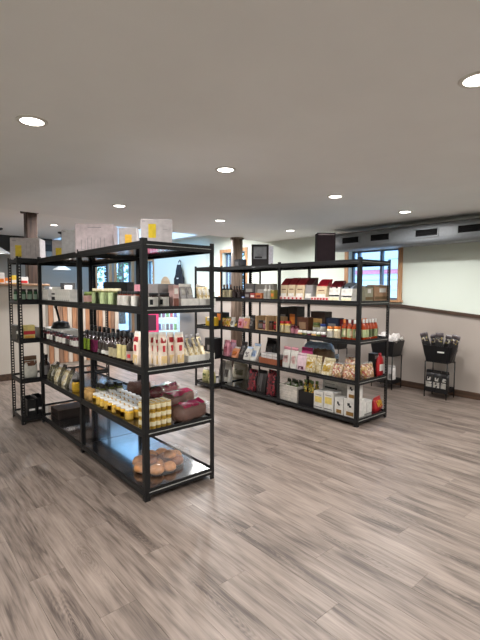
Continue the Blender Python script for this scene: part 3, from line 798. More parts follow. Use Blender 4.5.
# colours of goods
CREAM = P3('cream', (226, 214, 178)); OFFW = P3('offwhite', (224, 220, 212)); DKGLASS = P3('dark_glass', (38, 24, 18), rough=.1, coat=.6)
GRNLAB = P3('green_label', (150, 172, 96)); PALEG = P3('pale_green', (176, 190, 140)); MAG = P3('magenta_label', (160, 50, 104)); LIME = P3('lime_label', (140, 164, 50))
HONEY = P3('honey', (205, 160, 52), rough=.12, coat=.8); OLIVE = P3('olive_jar', (96, 100, 52), rough=.15, coat=.6); TAN = P3('tan_jar', (190, 150, 92), rough=.3, coat=.4)
BLKCAP = P3('black_cap', (26, 26, 28), rough=.3); WLID = P3('white_lid', (228, 226, 220), rough=.35); REDP = P3('red_pack', (178, 34, 40), rough=.35, coat=.3)
MARO = P3('maroon_wrap', (96, 22, 44), rough=.25, coat=.5, bump=.35, bscale=40); BREADB = P3('brown_loaf', (74, 42, 30), rough=.7, var=.25, bump=.4)
BUN = P3('bun_crust', (206, 142, 88), rough=.5, var=.25, scale=18, bump=.3); PINKP = P3('pink_pack', (222, 150, 164), rough=.35, coat=.3)
PASTA = P3('pasta_bag', (232, 214, 196), rough=.3, coat=.4); PASTAY = P3('pasta', (222, 190, 134), rough=.5)
GREYB = P3('grey_box', (140, 134, 132)); KRAFT = P3('kraft', (164, 130, 100), rough=.7); DKRED = P3('dark_red_top', (116, 28, 32), rough=.4, coat=.2)
GOLD = P3('gold_tin', (186, 150, 60), rough=.3, metal=.4); REDLAB = P3('red_label', (198, 52, 60)); GRYPACK = P3('grey_pack', (150, 146, 144), rough=.35, coat=.3)
SAUCE = P3('red_sauce', (166, 62, 26), rough=.12, coat=.6); BLUEP = P3('blue_pack', (186, 208, 238), rough=.3, coat=.4); BLUED = P3('blue_print', (50, 80, 160)); TERRA = P3('terracotta', (164, 92, 60), rough=.7)
GRNP = P3('green_pack', (92, 112, 62), rough=.35, coat=.3); BROWNP = P3('brown_pack', (96, 58, 40), rough=.4, coat=.3); PLUM = P3('plum_jar', (84, 26, 40), rough=.15, coat=.6)
CANDY = speckle('candy_mix', [(196, 150, 120), (214, 190, 160), (170, 84, 74), (190, 160, 90), (150, 110, 84), (222, 206, 190)], 55)
SEEDS = speckle('pale_snack', [(214, 196, 150), (226, 212, 178), (196, 170, 116), (232, 224, 204)], 60)
MIXP = speckle('printed_mix', [(214, 150, 70), (190, 90, 70), (228, 206, 170), (110, 120, 60), (222, 190, 90)], 40)
PURP = speckle('black_red_print', [(40, 20, 26), (34, 26, 30), (52, 30, 36), (150, 50, 60)], 45)
HERB = speckle('herb_mix', [(70, 66, 48), (110, 102, 76), (150, 140, 112), (48, 46, 40)], 70)
uA = AX + .03; vA = AY + .035
S1, S2, S3, S4, S5 = SH[4], SH[3], SH[2], SH[1], SH[0]      # top .. bottom

# ---------------- near rack, near bay, second shelf
g = 'goods on the second shelf of the near rack'
c, w, h = fitu(uA + .045, 84, 94, 293, S2)
jar('squat jar with pink label beside the middle post, second shelf of near rack', (uA + .045, c, S2), .045, .105, OLIVE, GRNLAB, P3('pink_label', (222, 176, 166)), .16, g)
ys, pitch = vs_at(uA + .035, 95, 120, 6)
for k, y in enumerate(ys):
    jar('green-labelled sauce jar with cream cap, %s from left of the six' % ORD[k], (uA + .035, y, S2), min(.036, pitch * .43), .135, OLIVE, CREAM, PALEG, .16, 'six green-labelled sauce jars', labz=(.1, .7))
ys, pitch = vs_at(uA + .038, 120, 139, 4)
for k, y in enumerate(ys):
    jar('white-labelled jar with dark lid, %s from left of four behind the corner post' % ORD[k], (uA + .038, y, S2), min(.039, pitch * .43), .115, P3('salsa', (104, 50, 34), rough=.15, coat=.5), BLKCAP, OFFW, .2, 'four white-labelled jars', labz=(.1, .7))
for k, (a, b) in enumerate(((148.5, 158.5), (159, 169.5))):
    x, w, h = fitv(vA + .045, a, b, 293, S2)
    t = jar('jar with white label and black lid, %s of the pair right of the corner post' % ('left', 'right')[k], (x, vA + .045, S2), w * .48, .105, DKGLASS, BLKCAP, OFFW, .2, 'pair of jars at the rack end', labz=(.1, .7))
    obj('bird_print', box_me('bird_print', -.012, .010, -w * .5 - .001, -w * .4, .022, .058, BLKCAP), t)
for k, (a, b, yt, v, m, lb) in enumerate(((152, 170, 284, vA + .21, GREYB, 'grey flat carton stacked behind the pair of jars'), (139, 152, 284.5, vA + .36, PINKP, 'dull pink carton behind the corner post'))):
    x, w, h = fitv(v, a, b, yt, S2)
    carton('carton', lb, 'carton', (x, v, S2), 0, w, .16, h, m, g, [(.08, .92, .1, .2, OFFW, 'print_line'), (.08, .92, .5, .56, OFFW, 'print_line')])
x, w, h = fitv(vA + .05, 170.5, 176.5, 285, S2)
carton('carton', 'narrow pinkish carton between jars and white pouches, second shelf', 'carton', (x, vA + .05, S2), 0, w, .07, h, P3('dusty_pink', (196, 160, 154)), g, [(.1, .9, .05, .4, P3('brown_print', (120, 70, 56)), 'print_panel'), (.2, .8, .6, .85, OFFW, 'print_panel')])
for k, (a, b, n_) in enumerate(((177, 194, 2), (195, 211, 3))):
    x, w, h = fitv(vA + .07, a, b, 298.5, S2)
    tray('display_tray', ('left', 'right')[k] + ' white display tray of snack pouches on the second shelf', 'tray', (x, vA + .07, S2), 0, w, .12, h, OFFW, 'white display trays on second shelf')
    for j in range(n_):
        pouch('clear snack pouch, %s from left in the %s white tray on second shelf' % (ORD[j], ('left', 'right')[k]), (x + (j - (n_ - 1) / 2) * w / n_ * .9, vA + .05 + .012 * j, S2 + .006), .15, w / n_ * .8, .035, .165, (GRYPACK, SEEDS)[k], 'snack pouches in trays', OFFW, OFFW, patchz=(.5, .8), tilt=.12, seed=j)
q = onu(118.5, 285, AX + .36)
carton('black_case', 'black box standing behind the green-labelled jars', 'box', (AX + .36, q.y, S2), FX + .5, .26, .12, .195, PLAST_BLK, None, [(.36, .6, .35, .7, GREYB, 'print_panel')])
# ---------------- near rack, near bay, third shelf: bottles and pasta
g = 'bottles on the third shelf of the near rack'
for (a, b, n_, r, h, lab, lb, lz) in ((85.5, 92, 2, .032, .185, LIME, 'lime-labelled', (.08, .6)), (92.5, 100, 2, .037, .185, MAG, 'magenta-labelled', (.08, .62)),
                               (100, 111, 3, .033, .19, OFFW, 'dark small-labelled', (.1, .26)), (111, 119.3, 2, .035, .205, CREAM, 'cream-labelled', (.08, .42)),
                               (119.3, 127.6, 2, .034, .23, P3('butter_label', (216, 202, 142)), 'tall butter-labelled', (.08, .55)), (128, 134, 1, .036, .225, P3('white_red', (230, 214, 200)), 'white-labelled', (.1, .4))):
    ys, pitch = vs_at(uA + .04, a, b, n_, 345)
    for k, y in enumerate(ys):
        nth = '' if n_ == 1 else ', %s from left of %s' % (ORD[k], ('', '', 'two', 'three')[n_])
        bottle('%s sauce bottle with black cap on the third shelf%s' % (lb, nth), (uA + .04, y, S3), min(r, pitch * .47), h, DKGLASS, BLKCAP, lab, g, .34, lz, extra=REDLAB if lab.name == 'g_white_red' else None)
ys, pitch = vs_at(uA + .13, 90, 131, 9, 340)
for k, y in enumerate(ys):
    bottle('dark bottle with black cap, %s from left in the back row of bottles' % ORD[k], (uA + .13, y, S3), .034, .215, DKGLASS, BLKCAP, P3('brown_label', (92, 70, 54)), 'back row of dark bottles', .34)
def pasta(label, loc, rz, w, h, sd):
    t = pouch(label, loc, rz, w, .055, h, PASTA, 'white and red pasta bags', OFFW, REDLAB, 'pasta_bag', 'pasta bag', seed=sd, topf=.93, patchz=(.68, .84), patchw=.62)
    obj('pasta_window', box_me('pasta_window', -w * .36, w * .36, -.0285, -.022, h * .05, h * .3, PASTAY, .002), t)
    obj('red_script', box_me('red_script', -w * .14, w * .14, -.0285, -.02, h * .42, h * .6, REDLAB, .002), t)
    return t
q = onu(137.5, 348, uA + .04)
pasta('white and red pasta bag left of the corner post', (uA + .045, q.y, S3), FX, .085, .245, 0)
for k, (a, b, dv) in enumerate(((148.5, 154, .13), (153.5, 158.5, .07), (158, 166.5, .03), (166.5, 174, .06), (174, 183.5, .03))):
    v = vA + dv; x, w, h = fitv(v, a, b, 332, S3)
    pasta('white and red pasta bag, %s from left at the rack end' % ORD[k], (x, v, S3), 0, w * .94, min(.25, h), k + 1)
x, w, h = fitv(vA + .08, 184, 210, 353.5, S3)
tray('display_tray', 'white display tray of tilted pouches on the third shelf', 'tray', (x, vA + .10, S3), 0, w, .16, max(.05, h), OFFW)
for j in range(4):
    pouch('clear pouch of beige snacks, %s from left in the third-shelf tray' % ORD[j], (x - w / 2 + w * (j + .5) / 4, vA + .08 + .014 * j, S3 + .006), .5, w / 4 * .9, .03, .19, SEEDS, 'tilted snack pouches', GRYPACK, GRYPACK, tilt=.3, seed=j, patchz=(.5, .82))
# ---------------- near rack, near bay, fourth shelf: honey jars, tins, bread
ys, pitch = vs_at(uA + .034, 95, 131.5, 9, 405)
for r_ in range(4):
    for k, y in enumerate(ys):
        jar('small gold jar with white lid, %s from left in %s row' % (ORD[k], ('front', 'second', 'third', 'back')[r_]), (uA + .034 + r_ * .074, y, S4), min(.034, pitch * .47), .085, HONEY, WLID, P3('gold_label', (216, 178, 84)), .18, 'rows of small gold jars', labz=(.15, .5))
ys, pitch = vs_at(uA + .034, 86, 93.5, 2, 400)
for k, y in enumerate(ys):
    jar('tan jar, %s of two left of the gold jars' % ('left', 'right')[k], (uA + .036, y, S4), .036, .10, TAN, TAN, None, .18, 'two tan jars')
for k in range(6):
    jar('dark jar with black lid, %s column, %s row behind tan jars' % (('left', 'right')[k % 2], ('front', 'middle', 'back')[k // 2]), (uA + .125 + .082 * (k // 2), AY + 1.14 - .068 * (k % 2), S4), .032, .13, OLIVE, BLKCAP, OFFW, .22, 'dark jars behind the tan jars')
x0 = onv(149, 425, vA + .03).x; x1 = onv(170.5, 425, vA + .03).x
tw = (x1 - (uA + .0)) / 5
for i in range(5):
    for j in range(3):
        for lv in range(3):
            t = thing('tin', 'gold and white tin, column %s from left, %s from end, %s layer' % (ORD[i], ORD[j], ('bottom', 'middle', 'top')[lv]), 'tin', (uA + tw * (i + .5), vA + tw * (j + .5), S4 + lv * .062), 0, 'stack of gold and white tins')
            r = tw * .47
            obj('tin_body', lathe_me('tin_body', [(r * .97, 0), (r, .003), (r, .057), (r * .97, .060)], GOLD, 14), t)
            obj('label', lathe_me('tin_label', [(r * 1.008, .02), (r * 1.015, .022), (r * 1.015, .05), (r * 1.008, .052)], CREAM, 14), t)
            if lv == 2: obj('tin_lid', lathe_me('tin_lid', [(r * .9, .060), (r * .88, .0615), (0, .0605)], P3('pale_lid', (196, 188, 160), metal=.3, rough=.35), 14), t)
def bread(px, py, hgt, l, w, h, rz, wrap, inner, label, sd, z, band=None, lift=0):
    p = onz(px, py, z + hgt); loaf(label, (p.x, p.y, z + lift), rz, l, w, h, wrap, inner, 'bagged bread on the near rack', sd, band=band)
FILMB = P3('bread_film', (170, 140, 130), rough=.08, alpha=.16, var=.05, spec=.9, bump=.5, bscale=30)
PINKW = P3('pink_print', (170, 42, 84), rough=.22, coat=.6, bump=.5, bscale=35)
bread(189, 411.5, .06, .34, .17, .13, .25, FILMB, BREADB, 'bagged brown loaf with pink print nearest the shelf corner', 1, S4, PINKW)
bread(178, 399.5, .06, .36, .17, .135, .3, FILMB, BREADB, 'bagged brown loaf with pink print, middle of the bread pile', 5, S4, PINKW)
bread(164, 391.5, .06, .34, .17, .13, .35, FILMB, MARO, 'maroon bagged loaf at the back of the bread pile', 9, S4, MARO)
bread(139, 388, .07, .26, .15, .14, .2, FILMB, BREADB, 'plain brown bagged loaf behind the gold jars', 13, S4)
# buns on the bottom shelf
p = onz(160, 465, S5)
t = thing('bun_bag', 'clear bag of golden buns on the bottom shelf of the near rack', 'bread', (p.x, p.y, S5), .1)
for k, (x, y, z, r) in enumerate(((-.10, -.10, 0, .052), (-.01, -.12, 0, .05), (.09, -.07, 0, .055), (-.15, 0, 0, .055), (-.05, -.02, 0, .056), (.06, .02, 0, .056), (.15, .02, 0, .05), (-.10, .10, 0, .055), (.0, .10, 0, .055), (.10, .12, 0, .052), (-.06, .04, .06, .05), (-.10, -.04, .062, .048), (.05, -.05, .06, .046))):
    x *= 1.12; y *= 1.12; r *= 1.1
    b = obj('bun', lathe_me('bun%d' % (k % 3), [(r * .7, 0), (r, r * .25), (r * 1.02, r * .55), (r * .8, r * .95), (r * .4, r * 1.15), (0, r * 1.2)], (BUN, BUN, P3('dark_bun', (140, 84, 50), rough=.5, var=.25, bump=.3))[k % 3], 14), t, (x, y, z + .003))
rings = []
for q, ww, dd in ((0, .45, .38), (.02, .48, .40), (.06, .47, .39), (.11, .38, .32), (.15, .24, .22)):
    rings.append([v + Vector((.02, -.01, .0)) + .02 * Vector((noise.noise(v * 25), noise.noise(v * 25 + Vector((3, 0, 0))), .3 * noise.noise(v * 31))) * (1 if q > 0 else 0) for v in sring(ww, dd, q + .001, 28, .8)])
obj('bag_film', loft_me('bun_film', rings, P3('bun_film', (236, 238, 240), rough=.1, alpha=.13, spec=1, bump=.6, bscale=26)), t)
rings = []
for q, ww, zz in ((0, .14, .085), (.05, .10, .08), (.11, .15, .06), (.16, .20, .045)):
    rings.append([Vector((.14 + q, .08 + v.x, zz + v.y * 1.0 + .008 * math.sin(v.x * 90))) for v in sring(ww, .025, 0, 20, .8)])
obj('bag_neck', loft_me('bun_neck', rings, MATS['g_bun_film']), t)

# ---------------- near rack, far bay
g = 'goods in the far bay of the near rack'
for k, (a, b, n_) in enumerate(((40, 54.3, 8), (61.2, 76.5, 8))):
    ys, pitch = vs_at(uA + .07, a, b, n_, 297)
    for j, y in enumerate(ys):
        carton('slim_box', 'slim white box, %s from left in the %s run of white boxes' % (ORD[j], ('left', 'right')[k]), 'box', (uA + .07, y, S2), FX, pitch * .94, .13, .125, OFFW, 'slim white boxes in far bay', [(.15, .85, .1, .16, GREYB, 'print_line')])
y = onu(57.2, 297, uA + .05).y + .02
t = jar('white canister with black bands between the slim white boxes', (uA + .05, y, S2), .048, .15, OFFW, OFFW, BLKCAP, .2, None, 'canister', labz=(.12, .2))
obj('band', lathe_me('canister_band', [(.0492, .07), (.0495, .085)], BLKCAP, 14), t)
ys, pitch = vs_at(uA + .04, 43.8, 79, 11, 338)
for k, y in enumerate(ys):
    jar('preserve jar with white label, %s from left on far-bay third shelf' % ORD[k], (uA + .042, y, S3), min(.042, pitch * .46), .095, PLUM, (PLUM, BLKCAP)[k % 2], OFFW, .22, 'white-labelled preserve jars', labz=(.15, .65))
y = onu(60, 330, uA + .2).y
carton('flat_carton', 'flat white carton with green patch behind the preserve jars', 'carton', (uA + .22, y, S3), FX, .62, .22, .10, OFFW, None, [(.2, .5, .3, .9, P3('green_patch', (60, 140, 104)), 'green_patch')])
t = thing('scoop_tool', 'black tool with slanted handle on the flat white carton', 'tool', (uA + .22, y + .03, S3 + .10), FX)
obj('base', lathe_me('tool_base', [(.10, 0), (.105, .01), (.095, .03), (.085, .065), (.04, .08), (0, .08)], PLAST_BLK, 20), t)
obj('handle', tube_me('tool_handle', [(-.03, 0, .07), (-.10, 0, .16), (-.17, 0, .25)], .013, PLAST_BLK), t)
obj('grip', tube_me('tool_grip', [(-.15, 0, .225), (-.19, 0, .275)], .018, BLKCAP), t)
kinds = [('black-topped pump bottle', DKGLASS), ('black-topped pump bottle', DKGLASS), ('dark herb pouch', HERB), ('dark herb pouch', HERB), ('beige grain pouch', SEEDS), ('dark herb pouch', HERB), ('beige grain pouch', SEEDS), ('dark herb pouch', HERB), ('grey spice pouch', GRYPACK), ('yellow-labelled jar', HONEY)]
ys, pitch = vs_at(uA + .06, 43, 79.5, len(kinds), 378)
for k, y in enumerate(ys):
    lb = '%s, %s in the row on far-bay fourth shelf' % (kinds[k][0], ORD[k])
    if k < 2: bottle(lb, (uA + .05, y, S4), .04, .25, DKGLASS, BLKCAP, GREYB, g, .35)
    elif k == 9: jar(lb, (uA + .05, y, S4), .042, .12, HONEY, BLKCAP, YEL, .2, g)
    else: pouch(lb, (uA + .06, y, S4), FX, pitch * .95, .07, .17 + .02 * (k % 2), kinds[k][1], g, BLKCAP if k % 2 else FILM, OFFW if k % 3 == 0 else None, seed=k, tilt=.25)
y = onu(56, 404, AX + .3).y
carton('flat_case', 'flat dark case on the bottom shelf at the far end', 'case', (AX + .25, AY + 2.2, S5), FX, .26, .34, .10, P3('dark_brown_case', (44, 32, 28)), None, [(.1, .9, .4, .6, BLKCAP, 'band')])
# ---------------- end rack of the near rack
ve = EAY + .03
for k, (a, b) in enumerate(((13.5, 19.3), (20.2, 26.6), (27, 33.2), (33.4, 38))):
    x, w, h = fitv(ve + .05, a, b, 290, S2)
    jar('green-labelled jar, %s from left on the end rack' % ORD[k], (x, ve + .06, S2), min(.036, w * .46), .125, P3('deep_green', (50, 84, 58), rough=.2, coat=.5), BLKCAP, P3('white_green', (180, 206, 184)), .2, 'green-labelled jars on end rack', labz=(.15, .5))
x, w, h = fitv(ve + .06, 22.5, 34, 325, S3)
carton('carton', 'yellow carton with red band on the end rack', 'carton', (x, ve + .07, S3), 0, w, .09, h, P3('pale_yellow', (226, 206, 130)), None, [(0, 1, .32, .58, REDLAB, 'red_band'), (.1, .9, .05, .22, P3('amber', (220, 160, 70)), 'print_panel')])
x, w, h = fitv(ve + .1, 14, 18, 325, S3)
carton('slim_book', 'slim dark book left of the yellow carton', 'book', (x, ve + .12, S3), 0, w, .2, h, HERB if False else P3('dark_book', (70, 66, 60)), None, [(.1, .9, .4, .6, OFFW, 'spine_label')])
x, w, h = fitv(ve + .12, 35.2, 38, 327, S3)
carton('slim_book', 'slim grey book right of the yellow carton', 'book', (x + .04, ve + .14, S3), 0, .06, .2, h, GREYB, None, [(.2, .8, .4, .6, OFFW, 'spine_label')])
x, w, h = fitv(ve + .1, 23, 37, 356, S4)
pouch('brown and white grain sack on the end rack', (x, ve + .12, S4), 0, w, .14, h, P3('sack_white', (196, 192, 180), rough=.8, bump=.4), None, P3('sack_brown', (96, 70, 50), rough=.8), P3('sack_print', (128, 84, 62), rough=.7), 'grain_sack', 'sack', topf=.8, patchz=(.55, .78), patchw=.9)
for k, (a, b, yt) in enumerate(((25, 34.5, 398), (35, 43, 396))):
    x, w, h = fitv(ve + .1, a, b, yt, S5)
    tray('storage_bin', 'black storage bin, %s of two on the end rack bottom shelf' % ('left', 'right')[k], 'bin', (x, ve + .14, S5), 0, w * .95, .24, h, PLAST_BLK, 'two black bins')
    t = [o for o in C.objects if o.name.startswith('storage_bin')][-1]
    obj('white_tag', box_me('white_tag', -.03, .03, -.1225, -.119, h * .3, h * .42, CARD), t)
# ---------------- cartons on top of the near racks
BOXW = P3('carton_white', (186, 178, 178), rough=.6); BOXL = P3('print_grey', (150, 144, 146)); TINT = P3('pitcher_yellow', (214, 184, 40)); BOXG = P3('carton_side_grey', (186, 184, 184), rough=.6)
def big_carton(label, v, a, b, yt, rz, d, panels, m=BOXW):
    p = onv((a + b) / 2, 245, v); dep = p.x * _F.x + p.y * _F.y
    w = (b - a) * dep / FPX * .9; h = (onv((a + b) / 2, yt, v).z - S1) * .95
    carton('glassware_carton', label, 'carton', (p.x, v, S1), rz, w, d, h, m, 'white cartons on top of the near rack', panels, tape=P3('parcel_tape', (190, 176, 150), rough=.3))
FAC = -TH                                # face turned to the viewer
yp = lambda a, b, c, d: (a, b, c, d, TINT, 'pitcher_print')
def outlines(n_):                        # line drawing of glasses
    o = [(.34, .7, .86, .885, BOXL, 'print_line')]
    for k in range(n_):
        x = .16 + k * .17
        o += [(x, x + .012, .12, .45 + .08 * (k % 2), BOXL, 'print_line'), (x + .1, x + .112, .12, .45 + .08 * (k % 2), BOXL, 'print_line'), (x, x + .112, .11, .125, BOXL, 'print_line')]
    return o
big_carton('white carton with yellow pitcher print nearest the rack corner', 2.86, 140.3, 173.5, 220, FAC * .75, .2, [yp(.24, .48, .30, .82), (.05, .15, .9, .93, BOXL, 'print_line'), (.7, .85, .62, .64, BOXL, 'print_line')])
big_carton('small-looking white carton with orange pitcher print behind the corner post', 3.46, 119.5, 139, 227.5, FAC * .9, .13, [(.35, .72, .1, .72, P3('pitcher_orange', (232, 180, 40)), 'pitcher_print')])
big_carton('large pale pink carton with line drawing of glasses', 3.80, 77.5, 117, 224, FAC * .9, .22, outlines(4), P3('carton_pinkish', (200, 184, 186), rough=.6))
big_carton('tall plain grey carton left of the pink carton', 4.35, 64, 78.5, 230, FAC * .8, .2, [(.1, .3, .92, .95, BOXL, 'print_line')], BOXG)
big_carton('white carton with yellow print half hidden by the grey carton', 4.74, 54.3, 66, 240.5, FAC * .9, .16, [yp(.32, .85, .1, .6)])
big_carton('wide white carton with yellow pitcher print on the end rack', 5.17, 13.2, 43, 238, FAC * .72, .24, [yp(.17, .38, .12, .66), (.55, .56, .2, .8, BOXL, 'print_line'), (.68, .69, .2, .8, BOXL, 'print_line'), (.85, .87, .1, .7, BOXL, 'print_line'), (.08, .2, .84, .9, BOXL, 'print_line')])

# ================================================================== RIGHT-HAND RACK
uB = BX_ + .03; vB = BY_ + .035
def rowB(x0, x1, n_, y, u=None): return vs_at(u or uB + .04, x0, x1, n_, y)
# second shelf, near bay: coffee
def coffee(a, b, yt, body, top, lab, label, off=.05, d=.10, tilt=.12):
    c, w, h = fitu(uB + off, a, b, yt, S2)
    return coffee_bag(label, (uB + off, c, S2 + .004), FX, w * .9, d, h, body, top, lab, 'coffee bags on the right-hand rack', tilt)
cl = [('label', OFFW, .1, .3, .8), ('print_line', P3('coffee_brown', (110, 60, 40)), .46, .5, .6)]
CB = P3('coffee_cream', (206, 186, 152), rough=.5)
for k, (a, b) in enumerate(((282, 289.6), (289.8, 297.2), (297.6, 306.5))):
    coffee(a, b, 278 if k else 278.5, CB, DKRED, cl, 'cream coffee bag with dark red top, %s from left in the left tray' % ORD[k])
coffee(307, 314.5, 278, GRYPACK, P3('maroon_black', (60, 24, 26)), cl[:1], 'grey coffee bag at the right end of the left tray', .06)
coffee(318, 329, 279.5, CB, P3('bright_red_top', (168, 26, 44), rough=.4), cl, 'cream coffee bag with bright red top standing alone', .06)
c, w, h = fitu(uB - .01, 279.8, 303, 296, S2)
for k, (a, b) in enumerate(((280, 303.5), (311.5, 329))):
    c, w, h = fitu(uB + .0, a, b, 296, S2)
    t = thing('display_strip', ('left', 'right')[k] + ' white shelf strip with red print below the coffee bags', 'sign', (uB - .012, c, S2), FX, 'shelf strips with red print')
    obj('strip', box_me('strip', -w / 2, w / 2, -.002, .002, 0, .048, P3('strip_white', (232, 214, 208)), .001), t)
    for j in range(6):
        obj('print_mark', box_me('strip_mark', -.014, .014, -.0032, -.001, .014, .036, REDLAB), t, (-w / 2 + (j + .5) * w / 6, 0, 0))
for k, (a, b, tp) in enumerate(((331.5, 343, P3('black_red_top', (92, 26, 34), rough=.3)), (343.6, 355.5, P3('slate_top', (104, 112, 122), rough=.4)))):
    t = coffee(a, b, (281, 283)[k], OFFW, tp, [('band', BLKCAP, .24, .30, 1.0), ('print_panel', CREAM, .04, .18, .9)], 'white coffee bag with two dots and %s slanted top' % ('red-black', 'slate')[k], .06, .11, .08)
    w = fitu(uB + .06, a, b, 281, S2)[1]
    for s in (-1, 1): obj('dot_print', lathe_me('dot_print', [(.013, 0), (.013, .003), (0, .003)], BLKCAP, 10, False), t, (s * w * .24, -.055, .155), (PI / 2, 0, 0))
for k, (a, b, yt, m, lb) in enumerate(((362, 370.5, 286, P3('sage_box', (150, 146, 124)), 'sage-coloured pouch box at the end of the coffee shelf'), (371, 388, 285, KRAFT, 'wide kraft carton at the end of the coffee shelf'))):
    x, w, h = fitv(vB + .06, a, b, yt, S2)
    carton('carton', lb, 'carton', (x, vB + .07, S2), 0, w * .96, .1, h, m, None, [(.05, .95, .12, .3, P3('olive_print', (110, 84, 50)), 'print_panel'), (.3, .7, .55, .8, OFFW, 'print_panel'), (.05, .95, .9, .97, P3('dark_olive', (80, 78, 60)), 'print_line')])
# third shelf, near bay
g = 'jars on the third shelf of the right-hand rack'
for k, (a, b, yt, body, lid, lab, nm, off) in enumerate((
    (280, 285.4, 321, P3('relish', (196, 160, 84), rough=.2, coat=.5), REDP, CREAM, 'yellow relish jar with red lid, left of two', .04), (285.6, 291, 321, P3('relish', ()), REDP, CREAM, 'yellow relish jar with red lid, right of two', .04),
    (291.2, 295, 325, PLUM, PLUM, PINKP, 'small plum jam jar, left of two', .035), (295.2, 299, 326, PLUM, PLUM, PINKP, 'small plum jam jar, right of two', .035),
    (313.5, 320, 322.5, P3('capers', (130, 128, 80)), GRNP, OFFW, 'green-lidded jar behind the small white lids', .14), (320.5, 326, 324, OFFW, BLUED, OFFW, 'white jar with blue lid behind the small white lids', .14),
    (327.5, 334, 326.5, CREAM, ORG, OFFW, 'cream jar with orange lid, left of two', .045), (334.3, 341, 326.5, CREAM, ORG, P3('lab_or', (236, 224, 196)), 'cream jar with orange lid, right of two', .045))):
    c, w, h = fitu(uB + off, a, b, yt, S3)
    jar(nm + ', third shelf', (uB + off, c, S3), w * .48, h, body, lid, lab, .2, g, labz=(.12, .6))
ys, pitch = rowB(298.5, 326.5, 6, 335)
for k, y in enumerate(ys):
    jar('tiny spread jar with white lid, %s from left on third shelf' % ORD[k], (uB + .035, y, S3), min(.033, pitch * .46), .055, (TAN, OLIVE, PLUM)[k % 3], WLID, None, .5, 'tiny jars with white lids')
for (a, b, yt, off, d, m, pm, lb, nm) in ((299.5, 311, 317, .16, .1, BROWNP, KRAFT, 'brown carton behind the tiny white-lidded jars', 'carton'), (281, 290, 307, .3, .16, P3('near_black', (36, 34, 34)), GREYB, 'black carton at the back behind the relish jars', 'carton'),
                                  (290.5, 299.5, 306.5, .3, .16, P3('charcoal_box', (48, 44, 44)), ORG, 'charcoal carton with orange patch at the back of third shelf', 'carton'), (313, 328, 311.5, .27, .14, P3('dark_choc', (62, 42, 34)), TAN, 'large dark brown carton at the back of third shelf', 'carton'),
                                  (328.5, 341, 318, .26, .12, P3('navy_box', (34, 42, 66)), GREYB, 'dark blue carton behind the cream jars', 'carton'), (341.5, 357, 319.5, .3, .1, DKRED, OFFW, 'dark red carton behind the sauce bottles', 'carton')):
    c, w, h = fitu(uB + off, a, b, yt, S3)
    carton(nm, lb, 'carton', (uB + off + d / 2 - .05, c, S3), FX, w * .96, d, h, m, 'cartons at the back of third shelf', [(.2, .8, .3, .7, pm, 'label_panel')])
bt = 'hot sauce bottles on the third shelf'
ys, pitch = rowB(342, 357.5, 3, 332)
for k, y in enumerate(ys):
    bottle('red sauce bottle with %s cap, %s of three left of the corner post' % (('orange', 'white', 'white')[k], ORD[k]), (uB + .04, y, S3), min(.034, pitch * .46), .225, SAUCE, (ORG, WLID, WLID)[k], PALEG, bt, .25, (.12, .55), extra=CREAM)
x0 = onv(362, 330, vB + .04).x; x1 = onv(376.5, 330, vB + .04).x
for k in range(5):
    bottle('red sauce bottle with white cap, %s from left at the rack end' % ORD[k], (x0 + (x1 - x0) * (k + .5) / 5, vB + .04, S3), (x1 - x0) / 10 * .94, .225, SAUCE, WLID, PALEG, bt, .25, (.12, .5))
for k in range(4):
    bottle('red sauce bottle with orange cap, %s in the row behind the end row' % ORD[k], (x0 + (x1 - x0) * (k + .5) / 5, vB + .13, S3), (x1 - x0) / 10 * .94, .225, SAUCE, ORG, PALEG, bt, .25, (.12, .5))
p = onv(380, 335, vB + .08)
t = thing('tape_dispenser', 'black tape dispenser at the right end of the third shelf', 'tape dispenser', (min(p.x, BX_ + .53), vB + .1, S3), .3)
obj('base', box_me('dispenser_base', -.045, .055, -.03, .03, 0, .03, PLAST_BLK, .006), t)
obj('reel', lathe_me('reel', [(.02, -.02), (.05, -.02), (.05, .02), (.02, .02)], PLAST_BLK, 18), t, (.015, 0, .075), (PI / 2, 0, 0))
obj('handle', box_me('dispenser_handle', -.05, -.03, -.012, .012, .02, .16, PLAST_BLK, .004), t)
# fourth shelf, near bay
def bagB(a, b, yt, z, off, d, m, label, group, top=None, patch=None, sd=0, cat='bag', tilt=.06, **k):
    c, w, h = fitu(uB + off, a, b, yt, z)
    return pouch(label, (uB + off, c, z), FX, w * .94, d, h, m, group, top, patch, 'snack_bag', cat, tilt, sd, **k)
g = 'bags on the fourth shelf of the right-hand rack'
bagB(283, 290.4, 346.5, S4, .05, .06, OFFW, 'slim white bag, left of two on the fourth shelf', g, PINKP, P3('pale_rose', (226, 190, 186)), 1)
bagB(290.6, 298, 347.5, S4, .05, .06, OFFW, 'slim white bag, right of two on the fourth shelf', g, PINKP, P3('pale_rose', ()), 2)
bagB(297.5, 307, 353, S4, .05, .07, P3('pink_white', (226, 196, 204), coat=.3), 'pinkish white bag next to the slim white bags', g, None, P3('dusky', (120, 60, 80)), 3, patchz=(.08, .25))
bagB(301, 312.5, 347.5, S4, .15, .07, P3('hot_pink', (196, 60, 120), coat=.3), 'hot pink topped bag behind the cream snack bags', g, None, OFFW, 1)
bagB(306, 316.5, 354.5, S4, .05, .08, SEEDS, 'cream snack bag, left of three on the fourth shelf', g, CREAM, YEL, 2)
bagB(316.5, 322, 356, S4, .07, .06, SEEDS, 'cream snack bag, middle of three on the fourth shelf', g, CREAM, None, 3)
bagB(321.5, 333.5, 358.5, S4, .05, .08, SEEDS, 'cream snack bag, right of three on the fourth shelf', g, CREAM, YEL, 1, tilt=.3)
